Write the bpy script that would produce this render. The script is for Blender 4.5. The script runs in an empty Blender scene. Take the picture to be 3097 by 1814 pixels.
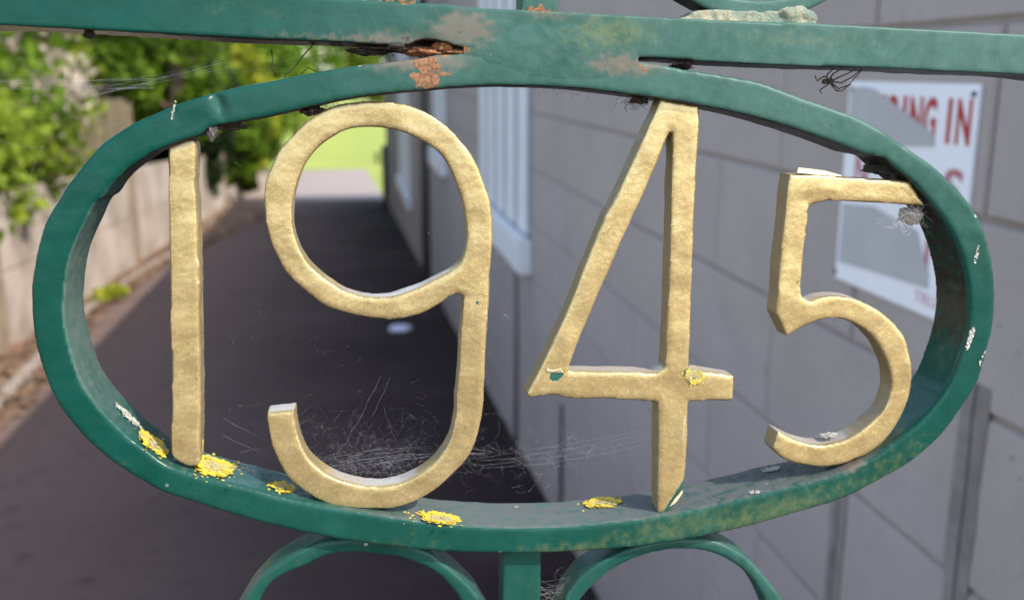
import bpy, bmesh, math, random
import numpy as np
from mathutils import Vector, Matrix, noise, kdtree
from mathutils.geometry import tessellate_polygon

scene = bpy.context.scene
col = scene.collection
random.seed(1945)
rng = np.random.default_rng(1945)

# ------------------------------------------------------------------ camera, sky, sun, exposure
cam_d = bpy.data.cameras.new('camera')
cam = bpy.data.objects.new('camera', cam_d)
col.objects.link(cam)
R_ = Vector((0.9871785, -0.1596202, 0.0))
U_ = Vector((0.03612297, 0.22340417, 0.97405632))
B_ = Vector((-0.15547906, -0.96156745, 0.22630575))
EYE = Vector((0, 0, 1.55))
cam.matrix_world = Matrix(((R_.x, U_.x, B_.x, EYE.x), (R_.y, U_.y, B_.y, EYE.y), (R_.z, U_.z, B_.z, EYE.z), (0, 0, 0, 1)))
cam_d.sensor_width = 36.0
cam_d.lens = 3000 / 3097 * 36
cam_d.clip_start = 0.02
cam_d.clip_end = 1000
cam_d.dof.use_dof = True
cam_d.dof.focus_distance = 0.340
cam_d.dof.aperture_fstop = 11.5
scene.camera = cam

world = bpy.data.worlds.new('World')
scene.world = world
world.use_nodes = True
wn = world.node_tree
sky = wn.nodes.new('ShaderNodeTexSky')
sky.sky_type = 'NISHITA'
sky.sun_disc = False
SUN = Vector((0.55, -0.49, 0.70)).normalized()          # towards the sun: right, behind the camera
sky.sun_elevation = math.asin(SUN.z)
sky.sun_rotation = math.atan2(SUN.x, SUN.y)
hsv = wn.nodes.new('ShaderNodeHueSaturation')
hsv.inputs['Saturation'].default_value = 0.85
wn.links.new(sky.outputs[0], hsv.inputs['Color'])
wn.links.new(hsv.outputs[0], wn.nodes['Background'].inputs[0])
wn.nodes['Background'].inputs[1].default_value = 0.15
sun_d = bpy.data.lights.new('sun', 'SUN')
sun_d.energy = 2.15
sun_d.angle = math.radians(0.55)
sun_d.color = (1.0, 0.93, 0.82)
sun = bpy.data.objects.new('sun', sun_d)
col.objects.link(sun)
sun.location = (4, -4, 8)
sun.rotation_euler = (-SUN).to_track_quat('-Z', 'Y').to_euler()
scene.view_settings.view_transform = 'Standard'
scene.view_settings.look = 'None'
scene.view_settings.gamma = 1.0
scene.view_settings.use_curve_mapping = False
scene.view_settings.exposure = 1.52

# ------------------------------------------------------------------ outlines of the gate, millimetres in the gate's own plane (x along the rail, z up)
OO = [[-145.78,31.13,0],[-144.08,33.99,0],[-140.61,38.76,0],[-137.27,43.0,0],[-133.03,47.78,0],[-127.61,52.18,0],[-122.23,55.45,0],[-117.37,57.88,0],[-111.59,60.67,0],[-105.81,62.94,0],[-97.57,65.83,0],[-89.21,68.02,0],[-80.91,70.01,0],[-72.57,72.01,0],[-61.59,74.45,0],[-53.14,76.06,0],[-44.54,77.37,0],[-36.41,78.77,0],[-26.86,80.45,0],[-16.16,81.78,0],[-3.18,82.69,0],[11.08,82.71,0],[24.43,82.15,0],[33.42,81.81,0],[47.08,80.82,0],[56.09,79.59,0],[67.26,78.45,0],[82.75,76.27,0],[98.61,71.61,0],[114.84,67.21,0],[125.93,62.87,0],[137.39,56.76,0],[149.08,50.08,0],[156.62,44.47,0],[164.3,37.48,0],[169.69,30.83,0],[174.28,21.91,0],[177.44,11.26,0],[178.96,3.17,0],[179.54,-7.75,0],[178.14,-18.81,0],[176.59,-27.94,0],[173.26,-34.96,0],[166.93,-45.73,0],[160.7,-53.32,0],[149.81,-62.18,0],[138.61,-68.29,0],[131.91,-71.97,0],[121.7,-75.85,0],[104.63,-80.63,0],[87.66,-84.98,0],[70.78,-88.37,0],[58.7,-90.17,0],[46.31,-91.55,0],[24.2,-92.55,0],[2.4,-92.51,0],[-19.06,-91.46,0],[-40.16,-88.94,0],[-60.86,-85.23,0],[-82.24,-79.63,0],[-97.12,-74.75,0],[-106.88,-71.1,0],[-116.53,-67.5,0],[-125.99,-61.49,0],[-135.27,-54.29,0],[-142.11,-46.99,0],[-148.64,-37.32,0],[-152.44,-28.24,0],[-155.07,-16.97,0],[-155.76,-8.23,0],[-155.91,-3.03,0],[-155.39,3.65,0],[-153.89,12.1,0],[-151.29,21.04,0],[-148.87,26.35,0]]
OI = [[-133.02,31.47,0],[-128.92,36.92,0],[-124.78,40.9,0],[-120.57,43.95,0],[-117.29,46.34,0],[-113.51,48.02,0],[-106.06,50.97,0],[-102.28,52.25,0],[-100.61,54.07,0],[-99.38,54.84,0],[-97.74,55.31,0],[-89.33,57.07,0],[-80.98,58.95,0],[-72.59,61.14,0],[-61.54,64.18,0],[-53.05,66.08,0],[-44.39,67.48,0],[-35.79,68.67,0],[-30.56,69.3,0],[-22.73,70.36,0],[-9.53,71.54,0],[-0.67,71.81,0],[12.81,72.05,0],[26.49,71.32,0],[35.68,70.62,0],[47.85,69.47,0],[61.58,67.94,0],[78.53,65.27,0],[94.41,61.73,0],[110.53,57.33,0],[121.52,53.94,0],[130.33,52.39,0],[133.19,50.17,0],[141.6,44.51,0],[147.23,39.63,0],[153.57,33.54,0],[158.83,27.36,0],[163.12,20.12,0],[166.57,11.58,0],[168.88,3.04,0],[169.65,-5.73,0],[169.21,-13.33,0],[167.4,-21.62,0],[165.84,-27.95,0],[160.97,-36.46,0],[153.72,-45.14,0],[145.58,-52.02,0],[137.44,-57.75,0],[126.29,-63.44,0],[114.94,-66.78,0],[103.57,-69.19,0],[86.69,-73.3,0],[69.93,-76.99,0],[57.94,-79.07,0],[45.64,-80.62,0],[29.15,-81.94,0],[18.24,-82.47,0],[2.01,-82.38,0],[-19.34,-80.81,0],[-35.13,-78.38,0],[-60.91,-73.72,0],[-77.17,-69.93,0],[-87.12,-66.77,0],[-101.83,-62.64,0],[-111.5,-59.33,0],[-116.27,-57.17,0],[-120.96,-53.16,0],[-126.55,-48.49,0],[-132.53,-41.91,0],[-137.42,-35.77,0],[-141.57,-28.23,0],[-143.82,-20.22,0],[-145.25,-12.95,0],[-145.86,-5.74,0],[-145.42,0.02,0],[-144.39,7.57,0],[-142.39,14.66,0],[-138.54,23.12,0],[-134.65,30.69,0]]
ONE = [[-112.65,48.05,1],[-109.45,49.73,1],[-105.84,50.9,1],[-104.42,50.42,1],[-104.05,48.23,0],[-104.47,37.32,0],[-104.0,13.59,0],[-104.25,-10.81,0],[-104.17,-28.98,0],[-104.93,-57.87,1],[-105.82,-59.16,1],[-109.09,-59.36,0],[-113.48,-56.83,1],[-114.4,-54.7,1],[-113.46,-28.98,0],[-113.56,-10.89,0],[-113.18,13.42,0],[-113.02,37.07,0]]
NINE = [[-82.48,-40.49,1],[-73.43,-39.35,1],[-72.88,-44.77,0],[-71.33,-51.19,0],[-67.86,-57.68,0],[-61.07,-63.44,0],[-53.43,-66.34,0],[-45.63,-67.56,0],[-37.92,-66.57,0],[-30.1,-62.99,0],[-23.95,-57.56,0],[-19.94,-50.53,0],[-18.19,-42.31,0],[-18.06,-34.26,0],[-17.48,-26.52,0],[-17.22,-15.2,0],[-16.72,-4.94,0],[-16.43,0.61,1],[-17.48,1.51,1],[-19.18,1.72,0],[-21.19,0.55,0],[-27.08,-3.56,0],[-31.98,-5.91,0],[-39.37,-7.37,0],[-46.73,-7.21,0],[-54.07,-5.91,0],[-61.35,-3.71,0],[-67.15,-0.05,0],[-74.3,6.25,0],[-79.0,13.51,0],[-81.84,21.27,0],[-82.85,28.44,0],[-82.92,33.63,0],[-82.25,38.5,0],[-80.53,42.94,0],[-77.88,48.68,0],[-73.66,53.5,0],[-68.5,58.44,0],[-61.65,62.61,0],[-55.2,64.23,0],[-48.71,64.91,0],[-40.03,64.83,0],[-31.13,62.51,0],[-24.38,58.36,0],[-18.52,52.83,0],[-13.78,46.32,0],[-10.9,40.13,0],[-8.57,34.2,0],[-7.57,27.84,0],[-7.08,20.41,0],[-7.49,9.36,0],[-7.78,-2.29,0],[-8.29,-17.74,0],[-8.34,-30.08,0],[-8.49,-39.69,0],[-10.48,-50.6,0],[-14.45,-58.76,0],[-21.63,-66.43,0],[-29.9,-72.49,0],[-37.77,-75.32,0],[-45.52,-76.05,0],[-53.36,-75.41,0],[-61.02,-74.29,0],[-67.28,-71.0,0],[-73.37,-66.05,0],[-77.38,-60.58,0],[-80.9,-52.65,0],[-82.4,-44.72,0]]
NINE_HOLE = [[-72.21,37.71,0],[-73.38,33.35,0],[-73.93,28.44,0],[-73.73,23.53,0],[-71.91,17.07,0],[-68.68,11.25,0],[-64.77,7.41,0],[-61.39,4.99,0],[-56.55,2.13,0],[-49.26,0.18,0],[-41.94,0.28,0],[-34.62,2.66,0],[-27.3,6.07,0],[-19.99,10.4,0],[-17.58,12.95,0],[-16.22,16.6,1],[-15.88,20.23,0],[-16.37,25.17,0],[-17.35,32.07,0],[-19.17,37.02,0],[-21.79,43.44,0],[-25.56,48.68,0],[-30.9,52.41,0],[-37.6,55.41,0],[-44.21,56.57,0],[-50.76,56.65,0],[-56.41,55.6,0],[-61.61,52.85,0],[-66.37,49.06,0],[-70.19,43.26,0]]
FOUR = [[48.44,69.63,1],[62.29,67.97,1],[62.84,59.09,0],[62.94,45.33,0],[63.42,26.07,0],[64.3,6.16,0],[64.93,-10.56,0],[65.5,-24.9,1],[82.64,-27.08,1],[82.91,-36.38,1],[65.99,-36.6,1],[66.54,-47.44,0],[66.96,-60.06,0],[66.86,-68.98,1],[62.28,-78.94,1],[57.4,-79.24,1],[56.23,-59.94,0],[54.79,-36.7,1],[37.57,-35.92,0],[21.92,-35.41,0],[16.51,-34.31,0],[8.02,-35.26,1],[6.66,-33.69,1],[10.24,-26.47,0],[14.93,-15.71,0],[20.5,-2.08,0],[26.29,15.01,0],[31.66,29.69,0],[34.79,35.91,0],[41.67,52.77,0]]
FOUR_HOLE = [[52.63,59.39,1],[53.64,58.31,1],[54.59,34.61,0],[55.75,6.03,0],[56.51,-24.19,1],[53.35,-26.15,1],[38.19,-25.81,0],[21.9,-25.49,1],[21.58,-23.8,1],[24.35,-15.17,0],[27.98,-5.53,0],[32.91,7.8,0],[36.98,18.79,0],[42.42,31.56,0],[47.13,43.96,0]]
FIVE = [[96.52,46.0,1],[110.38,45.72,0],[122.83,45.04,0],[142.06,44.67,1],[149.48,35.89,1],[130.4,36.58,0],[111.89,37.03,1],[105.03,35.22,1],[105.01,22.75,0],[104.91,12.28,0],[104.95,5.43,0],[105.64,2.18,1],[108.55,0.64,1],[113.93,2.29,0],[119.46,2.6,0],[125.11,1.94,0],[130.96,-0.18,0],[136.95,-3.31,0],[143.2,-8.19,0],[147.93,-14.14,0],[150.63,-22.41,0],[151.9,-29.76,0],[151.22,-36.14,0],[149.13,-43.07,0],[144.2,-51.82,0],[138.77,-56.45,0],[133.15,-59.25,0],[127.45,-61.27,0],[118.65,-62.2,0],[109.81,-60.8,0],[103.77,-58.42,0],[99.47,-54.91,1],[101.02,-48.04,1],[108.94,-51.8,0],[117.79,-53.67,0],[126.49,-52.2,0],[132.08,-49.4,0],[137.47,-44.81,0],[141.68,-40.21,0],[143.39,-34.47,0],[143.66,-30.02,0],[141.55,-23.07,0],[137.36,-15.95,0],[132.11,-10.64,0],[126.09,-7.11,0],[120.31,-5.57,0],[114.76,-5.87,0],[109.36,-7.51,0],[104.11,-10.61,0],[101.02,-12.48,1],[96.08,-3.74,1],[96.34,1.58,1],[96.0,17.36,0],[96.4,30.33,0],[96.41,41.96,0]]
RAIL = [[-177.43,83.38,0],[-160.55,83.25,0],[-137.22,83.22,0],[-109.43,82.89,0],[-80.81,82.65,0],[-61.62,83.05,0],[-44.62,82.73,0],[-36.5,83.11,0],[-34.2,84.46,0],[-30.18,85.16,0],[-25.38,84.67,0],[-20.95,83.42,0],[-9.93,82.37,0],[-7.49,80.91,0],[-4.17,79.59,0],[13.41,79.74,0],[22.24,80.77,0],[25.75,81.99,0],[46.9,82.74,0],[72.0,82.35,0],[97.48,82.5,0],[123.59,82.99,0],[150.32,82.93,0],[178.62,83.25,0],[203.35,83.17,0],[201.15,96.97,0],[176.64,96.91,0],[148.52,96.99,0],[96.09,96.7,0],[46.0,96.01,0],[16.13,96.17,0],[-1.66,95.98,0],[-19.18,96.11,0],[-40.64,96.52,0],[-159.86,96.12,0],[-176.62,96.15,0]]
SCROLL_A = [[-95.62,-119.43,0],[-91.17,-109.94,0],[-88.04,-105.12,0],[-82.86,-99.11,0],[-77.7,-95.24,0],[-70.02,-90.93,0],[-62.2,-88.37,0],[-50.61,-87.89,0],[-37.72,-89.45,0],[-26.76,-93.14,0],[-21.29,-97.37,0],[-15.76,-102.15,0],[-10.14,-108.15,0],[-6.71,-112.69,0],[-1.96,-122.86,0],[-9.33,-122.59,0],[-14.38,-112.44,0],[-18.29,-106.73,0],[-23.83,-101.28,0],[-32.03,-96.83,0],[-39.99,-94.58,0],[-50.56,-93.18,0],[-61.02,-93.42,0],[-70.02,-97.71,0],[-77.72,-100.89,0],[-82.9,-105.27,0],[-85.57,-110.12,0],[-89.67,-119.65,0]]
SCROLL_B = [[21.67,-123.73,0],[24.44,-113.71,0],[26.72,-109.28,0],[31.3,-103.49,0],[39.38,-97.8,0],[47.71,-94.08,0],[58.91,-91.2,0],[69.05,-90.38,0],[78.34,-91.12,0],[85.5,-93.41,0],[93.44,-98.01,0],[99.88,-104.23,0],[105.91,-111.04,0],[110.0,-116.5,0],[116.1,-127.19,0],[108.69,-126.92,0],[102.8,-116.26,0],[100.04,-112.09,0],[96.0,-106.54,0],[89.65,-101.12,0],[81.65,-97.04,0],[72.84,-94.96,0],[62.99,-94.98,0],[53.57,-96.85,0],[42.51,-101.96,0],[34.96,-108.61,0],[30.84,-113.92,0],[27.71,-123.95,0]]
LOWBAR = [[0.68,-90.81,1],[15.01,-91.14,1],[16.1,-124.07,1],[1.52,-123.54,1]]
UPBAR = [[-0.57,112.26,1],[12.04,112.99,1],[12.65,95.69,1],[-0.09,95.05,1]]
UPBAR2 = [[-45.26,109.68,1],[-33.1,110.38,1],[-33.11,95.97,1],[-45.27,95.34,1]]
RINGPTS = [[47.5,102.19],[54.73,98.82],[64.65,97.71],[79.26,97.69],[93.91,99.19],[103.22,101.63],[111.1,105.54]]
RINGIN = [[55.95,102.63],[67.09,102.04],[77.22,102.35],[89.9,103.99]]
PT = {"rust1":[-32.47,73.21],"rust2":[-25.85,82.36],"pink":[-19.64,89.91],"hole":[-33.35,84.6],"weldA":[-9.85,86.44],"weldB":[27.69,83.25],"pinkR":[34.6,80.36],"ringweld":[75.59,97.61],"lump":[91.11,99.68],"upbarbase":[6.03,96.59],"rust3":[-39.91,96.76],"sp1":[112.62,80.51],"sp2":[55.57,81.29],"sac":[144.97,32.58],"chip4":[16.79,-27.66],"lich4":[66.91,-27.35],"peel5":[106.58,46.88],"crack1":[171.34,-10.28],"crack2":[176.97,-17.77],"crack3":[169.19,20.38],"scr1":[-110.35,56.61],"rustR":[132.73,-59.71],"twigA":[-68.84,82.2],"twigB":[-76.06,71.34],"twC":[-80.64,77.79],"twD":[-65.21,72.32],"deb":[-48.06,81.33],"deb2":[-67.27,61.34],"deb3":[43.27,68.86],"tuft5":[123.05,-51.53],"lumpL":[-137.16,82.34]}
FLOOR = {"a":[-121.43,8.2,-52.77,-0.77,0.64],"b":[-100.6,16.7,-62.98,-0.96,0.27],"c":[-78.0,8.7,-69.67,-0.95,0.3],"d":[-21.97,4.2,-80.41,-0.99,0.15],"e":[40.14,20.7,-81.06,-1.0,-0.08],"w1":[-130.04,12.7,-44.65,-0.67,0.74],"w2":[106.41,20.7,-68.59,-0.98,-0.21],"w3":[93.72,2.2,-71.59,-0.97,-0.24],"w4":[-1.55,9.7,-82.12,-1.0,0.07]}

# ------------------------------------------------------------------ helpers
def tag(o, label=None, cat=None, group=None, kind=None):
    if label: o['label'] = label
    if cat: o['category'] = cat
    if group: o['group'] = group
    if kind: o['kind'] = kind
    return o

def link(name, me, mat=None, parent=None):
    o = bpy.data.objects.new(name, me)
    col.objects.link(o)
    if mat is not None and me is not None and len(me.materials) == 0:
        for m in (mat if isinstance(mat, (list, tuple)) else [mat]): me.materials.append(m)
    if parent is not None: o.parent = parent
    return o

def empty(name, loc=(0, 0, 0), mw=None):
    o = bpy.data.objects.new(name, None)
    col.objects.link(o)
    o.empty_display_size = 0.1
    if mw is not None: o.matrix_world = mw
    else: o.location = loc
    return o

def mesh_np(name, V, F, smooth=False):
    """V (n,3), F (m,k) with k equal for all faces"""
    me = bpy.data.meshes.new(name)
    V = np.asarray(V, np.float32); F = np.asarray(F, np.int32)
    k = F.shape[1]
    me.vertices.add(len(V)); me.vertices.foreach_set('co', V.ravel())
    me.loops.add(F.size); me.loops.foreach_set('vertex_index', F.ravel())
    me.polygons.add(len(F)); me.polygons.foreach_set('loop_start', np.arange(0, F.size, k, dtype=np.int32))
    if smooth: me.polygons.foreach_set('use_smooth', np.ones(len(F), bool))
    me.update(calc_edges=True); me.validate()
    return me

def attr(me, name, vals):
    a = me.attributes.new(name, 'FLOAT', 'POINT')
    a.data.foreach_set('value', np.asarray(vals, np.float32))

class MB:
    """collects boxes, tubes and sheets into one mesh"""
    def __init__(s): s.v = []; s.f = []
    def box(s, a, b):
        (x0, y0, z0), (x1, y1, z1) = a, b; n = len(s.v)
        s.v += [(x0,y0,z0),(x1,y0,z0),(x1,y1,z0),(x0,y1,z0),(x0,y0,z1),(x1,y0,z1),(x1,y1,z1),(x0,y1,z1)]
        s.f += [tuple(n+i for i in q) for q in ((3,2,1,0),(4,5,6,7),(0,1,5,4),(1,2,6,5),(2,3,7,6),(3,0,4,7))]
        return s
    def hexa(s, p):
        n = len(s.v); s.v += [tuple(q) for q in p]
        s.f += [tuple(n+i for i in q) for q in ((3,2,1,0),(4,5,6,7),(0,1,5,4),(1,2,6,5),(2,3,7,6),(3,0,4,7))]
        return s
    def quad(s, *p):
        n = len(s.v); s.v += [tuple(q) for q in p]; s.f.append(tuple(range(n, n+len(p)))); return s
    def tube(s, pts, rad, seg=6):
        pts = [Vector(p) for p in pts]; n0 = len(s.v)
        for i, p in enumerate(pts):
            d = (pts[min(i+1, len(pts)-1)] - pts[max(i-1, 0)])
            d = d.normalized() if d.length > 1e-9 else Vector((0, 0, 1))
            a = d.orthogonal().normalized(); b = d.cross(a)
            r = rad[i] if isinstance(rad, (list, tuple)) else rad
            for k in range(seg):
                t = 2*math.pi*k/seg
                s.v.append(tuple(p + a*(r*math.cos(t)) + b*(r*math.sin(t))))
        for i in range(len(pts)-1):
            for k in range(seg):
                s.f.append((n0+i*seg+k, n0+i*seg+(k+1)%seg, n0+(i+1)*seg+(k+1)%seg, n0+(i+1)*seg+k))
        s.f.append(tuple(n0+k for k in range(seg))[::-1]); m = n0+(len(pts)-1)*seg
        s.f.append(tuple(m+k for k in range(seg)))
        return s
    def build(s, name, mat, parent=None, smooth=False, bevel=0):
        me = bpy.data.meshes.new(name); me.from_pydata(s.v, [], s.f)
        bm = bmesh.new(); bm.from_mesh(me)
        bmesh.ops.recalc_face_normals(bm, faces=bm.faces)
        if bevel: bmesh.ops.bevel(bm, geom=list(bm.edges), offset=bevel, segments=2, affect='EDGES', clamp_overlap=True)
        bm.to_mesh(me); bm.free()
        if smooth: me.polygons.foreach_set('use_smooth', [True]*len(me.polygons))
        return link(name, me, mat, parent)

# ---- node helpers
class NT:
    def __init__(s, name):
        s.m = bpy.data.materials.new(name); s.m.use_nodes = True; s.t = s.m.node_tree
        s.b = s.t.nodes['Principled BSDF']
    def n(s, typ, **kw):
        d = s.t.nodes.new(typ)
        for k, v in kw.items(): setattr(d, k, v)
        return d
    def l(s, a, b): s.t.links.new(a, b)
    def coord(s, out='Object'):
        return s.n('ShaderNodeTexCoord').outputs[out]
    def noise(s, scale, detail=4, rough=.55, vec=None, dist=0):
        d = s.n('ShaderNodeTexNoise'); d.inputs['Scale'].default_value = scale
        d.inputs['Detail'].default_value = detail; d.inputs['Roughness'].default_value = rough; d.inputs['Distortion'].default_value = dist
        s.l(vec if vec is not None else s.coord(), d.inputs['Vector'])
        return d.outputs['Fac']
    def ramp(s, fac, a, b):
        d = s.n('ShaderNodeMapRange'); d.interpolation_type = 'SMOOTHSTEP'
        d.inputs['From Min'].default_value = a; d.inputs['From Max'].default_value = b
        s.l(fac, d.inputs['Value']); return d.outputs['Result']
    def math(s, op, a, b=None, clamp=False):
        d = s.n('ShaderNodeMath', operation=op); d.use_clamp = clamp
        for i, q in enumerate((a, b)):
            if q is None: continue
            if isinstance(q, (int, float)): d.inputs[i].default_value = q
            else: s.l(q, d.inputs[i])
        return d.outputs[0]
    def mix(s, fac, a, b):
        d = s.n('ShaderNodeMix', data_type='RGBA')
        for sock, q in ((d.inputs[0], fac), (d.inputs[6], a), (d.inputs[7], b)):
            if isinstance(q, (int, float)): sock.default_value = q
            elif isinstance(q, tuple): sock.default_value = (*q, 1)
            else: s.l(q, sock)
        return d.outputs[2]
    def attr(s, name):
        return s.n('ShaderNodeAttribute', attribute_name=name).outputs['Fac']
    def bump(s, h, strength=.3, dist=.001):
        d = s.n('ShaderNodeBump'); d.inputs['Strength'].default_value = strength; d.inputs['Distance'].default_value = dist
        s.l(h, d.inputs['Height'])
        s.l(d.outputs[0], s.b.inputs['Normal']); return d
    def set(s, **kw):
        for k, v in kw.items():
            k = {'base': 'Base Color', 'rough': 'Roughness', 'metal': 'Metallic', 'spec': 'Specular IOR Level', 'coat': 'Coat Weight', 'coatr': 'Coat Roughness'}[k]
            if isinstance(v, (int, float)): s.b.inputs[k].default_value = v
            elif isinstance(v, tuple): s.b.inputs[k].default_value = (*v, 1)
            else: s.l(v, s.b.inputs[k])
        return s

def simple(name, c0, c1, scale, rough=.8, bump=0, bscale=None, bdist=.002, metal=0):
    t = NT(name)
    t.set(base=t.mix(t.ramp(t.noise(scale, 6, .6), .3, .7), c0, c1), rough=rough, metal=metal)
    if bump: t.bump(t.noise(bscale or scale*4, 5), bump, bdist)
    return t.m

# ------------------------------------------------------------------ materials
def make_green():
    t = NT('green_gloss_paint')
    pos = t.coord()
    n1 = t.noise(55, 6, .65, pos); n2 = t.noise(260, 5, .6, pos); n3 = t.noise(900, 4, .6, pos); n0 = t.noise(18, 4, .6, pos)
    g = t.mix(t.ramp(n1, .3, .75), (.002, .044, .031), (.003, .058, .043))
    dust = t.attr('dust')
    dm = t.math('MULTIPLY', dust, t.math('ADD', .45, t.math('ADD', t.math('MULTIPLY', t.ramp(n1, .25, .75), .4), t.math('MULTIPLY', t.ramp(n2, .35, .7), .2))), True)
    g = t.mix(dm, g, (.070, .140, .115))
    al = t.attr('algae')
    am = t.math('MULTIPLY', t.ramp(t.math('ADD', al, t.math('MULTIPLY', t.math('SUBTRACT', n2, .5), 1.3)), .30, 1.25), .5)
    g = t.mix(am, g, (.19, .19, .055))
    gt = t.attr('grit')
    gtm = t.math('MULTIPLY', gt, t.math('ADD', t.ramp(n2, .3, .6), t.math('MULTIPLY', n1, .4)), True)
    g = t.mix(t.math('MULTIPLY', gtm, .85), g, (.095, .100, .096))
    pr = t.attr('primer')
    pm = t.ramp(t.math('ADD', pr, t.math('MULTIPLY', t.math('SUBTRACT', t.math('ADD', n1, n2), 1.0), .45)), .2, 1.05)
    g = t.mix(t.math('MULTIPLY', pm, .6), g, (.175, .130, .105))
    ru = t.attr('rust')
    rm = t.ramp(t.math('ADD', ru, t.math('MULTIPLY', t.math('SUBTRACT', n2, .5), 1.6)), .42, .56)
    rc = t.mix(t.ramp(n3, .35, .65), (.13, .06, .03), (.26, .135, .07))
    g = t.mix(rm, g, rc)
    so = t.attr('soot_shade')
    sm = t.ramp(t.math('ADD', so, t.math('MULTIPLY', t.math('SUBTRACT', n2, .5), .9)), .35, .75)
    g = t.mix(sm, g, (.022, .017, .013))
    # tiny pits and pale flecks
    v = t.n('ShaderNodeTexVoronoi'); v.inputs['Scale'].default_value = 210; t.l(pos, v.inputs['Vector'])
    pit = t.math('MULTIPLY', t.math('SUBTRACT', 1.0, t.ramp(v.outputs['Distance'], .05, .16)), t.ramp(n1, .5, .62))
    g = t.mix(t.math('MULTIPLY', pit, .55), g, (.03, .04, .03))
    v2 = t.n('ShaderNodeTexVoronoi'); v2.inputs['Scale'].default_value = 95; t.l(pos, v2.inputs['Vector'])
    fl = t.math('MULTIPLY', t.math('SUBTRACT', 1.0, t.ramp(v2.outputs['Distance'], .03, .09)), t.ramp(n0, .5, .6))
    g = t.mix(t.math('MULTIPLY', fl, .6), g, (.5, .5, .42))
    t.set(base=g, rough=t.math('ADD', .25, t.math('MULTIPLY', t.math('ADD', t.math('ADD', dm, rm), pm, True), .32)), spec=.20)
    h = t.math('ADD', t.math('MULTIPLY', n2, 1.0), t.math('MULTIPLY', n3, .35))
    h = t.math('SUBTRACT', h, t.math('MULTIPLY', pit, .6))
    h = t.math('ADD', h, t.math('MULTIPLY', rm, .5))
    t.bump(h, .20, .0006)
    return t.m
GREEN = make_green()

def make_gold():
    t = NT('gold_metallic_paint')
    pos = t.coord()
    n1 = t.noise(85, 6, .65, pos); n2 = t.noise(560, 4, .62, pos, 1.6); n3 = t.noise(2200, 2, .6, pos)
    c = t.mix(t.ramp(n1, .3, .72), (.400, .302, .132), (.520, .405, .190))
    c = t.mix(t.math('MULTIPLY', t.ramp(n2, .50, .72), .5), c, (.66, .55, .30))
    c = t.mix(t.math('MULTIPLY', t.ramp(n2, .44, .26), .22), c, (.30, .205, .09))
    gr = t.attr('grime_shade')
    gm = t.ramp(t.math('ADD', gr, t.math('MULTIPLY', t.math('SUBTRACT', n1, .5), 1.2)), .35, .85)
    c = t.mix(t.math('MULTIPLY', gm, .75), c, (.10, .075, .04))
    n4 = t.noise(28, 5, .6, pos)
    c = t.mix(t.math('MULTIPLY', t.ramp(n4, .52, .72), .20), c, (.25, .175, .085))
    du = t.attr('dust')
    c = t.mix(t.math('MULTIPLY', t.ramp(t.math('ADD', du, t.math('MULTIPLY', t.math('SUBTRACT', n1, .5), .6)), .3, .8), .8), c, (.30, .275, .26))
    ch = t.attr('chip')
    cm = t.ramp(t.math('ADD', ch, t.math('MULTIPLY', t.math('SUBTRACT', n2, .5), .7)), .47, .53)
    c = t.mix(cm, c, (.014, .075, .055))
    lip = t.math('MULTIPLY', t.ramp(t.math('ADD', ch, t.math('MULTIPLY', t.math('SUBTRACT', n2, .5), .7)), .36, .44), t.math('SUBTRACT', 1.0, cm))
    c = t.mix(t.math('MULTIPLY', lip, .6), c, (.55, .45, .27))
    v = t.n('ShaderNodeTexVoronoi'); v.inputs['Scale'].default_value = 120; t.l(pos, v.inputs['Vector'])
    pit = t.math('MULTIPLY', t.math('SUBTRACT', 1.0, t.ramp(v.outputs['Distance'], .04, .10)), t.ramp(n1, .55, .62))
    c = t.mix(t.math('MULTIPLY', pit, .8), c, (.13, .10, .05))
    t.set(base=c, rough=t.math('ADD', .17, t.math('MULTIPLY', t.math('ADD', n2, gm), .20)), metal=t.math('MULTIPLY', t.math('SUBTRACT', .60, t.math('MULTIPLY', cm, .60)), t.math('SUBTRACT', 1.0, t.math('MAXIMUM', t.math('MULTIPLY', gm, .8), t.math('MULTIPLY', du, .9)), True)), spec=.5)
    h = t.math('ADD', n2, t.math('MULTIPLY', n3, .4))
    h = t.math('SUBTRACT', h, t.math('MULTIPLY', cm, 1.2))
    t.bump(h, .19, .0005)
    return t.m
GOLD = make_gold()

def make_rust():
    t = NT('flaking_rust')
    n1 = t.noise(160, 6, .7); n2 = t.noise(700, 4, .6)
    c = t.mix(t.ramp(n1, .35, .68), (.085, .032, .014), (.36, .15, .055))
    c = t.mix(t.math('MULTIPLY', t.ramp(n2, .55, .7), .5), c, (.36, .24, .15))
    t.set(base=c, rough=.9); t.bump(t.math('ADD', n1, n2), .8, .0012); return t.m
RUST = make_rust()
def make_weld():
    t = NT('chalky_old_weld')
    n1 = t.noise(90, 6, .7); n2 = t.noise(380, 5, .65)
    c = t.mix(t.ramp(n1, .35, .65), (.10, .17, .13), (.34, .29, .19))
    c = t.mix(t.ramp(n2, .58, .75), c, (.25, .21, .06))
    t.set(base=c, rough=.7); t.bump(t.math('ADD', n1, n2), .8, .0012); return t.m
WELD = make_weld()
LICHEN = NT('yellow_lichen')
_a = LICHEN.attr('age')
_n = LICHEN.noise(600, 4, .6)
_c = LICHEN.mix(_a, (.56, .40, .022), (.27, .27, .20))
_n2 = LICHEN.noise(230, 3, .6)
_c = LICHEN.mix(LICHEN.math('MULTIPLY', LICHEN.ramp(_n, .5, .7), .6), _c, (.27, .19, .035))
_c = LICHEN.mix(LICHEN.math('MULTIPLY', LICHEN.ramp(_n2, .50, .66), .75), _c, (.30, .285, .15))
LICHEN.set(base=_c, rough=.85); LICHEN.bump(_n, .5, .0005); LICHEN = LICHEN.m
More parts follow.
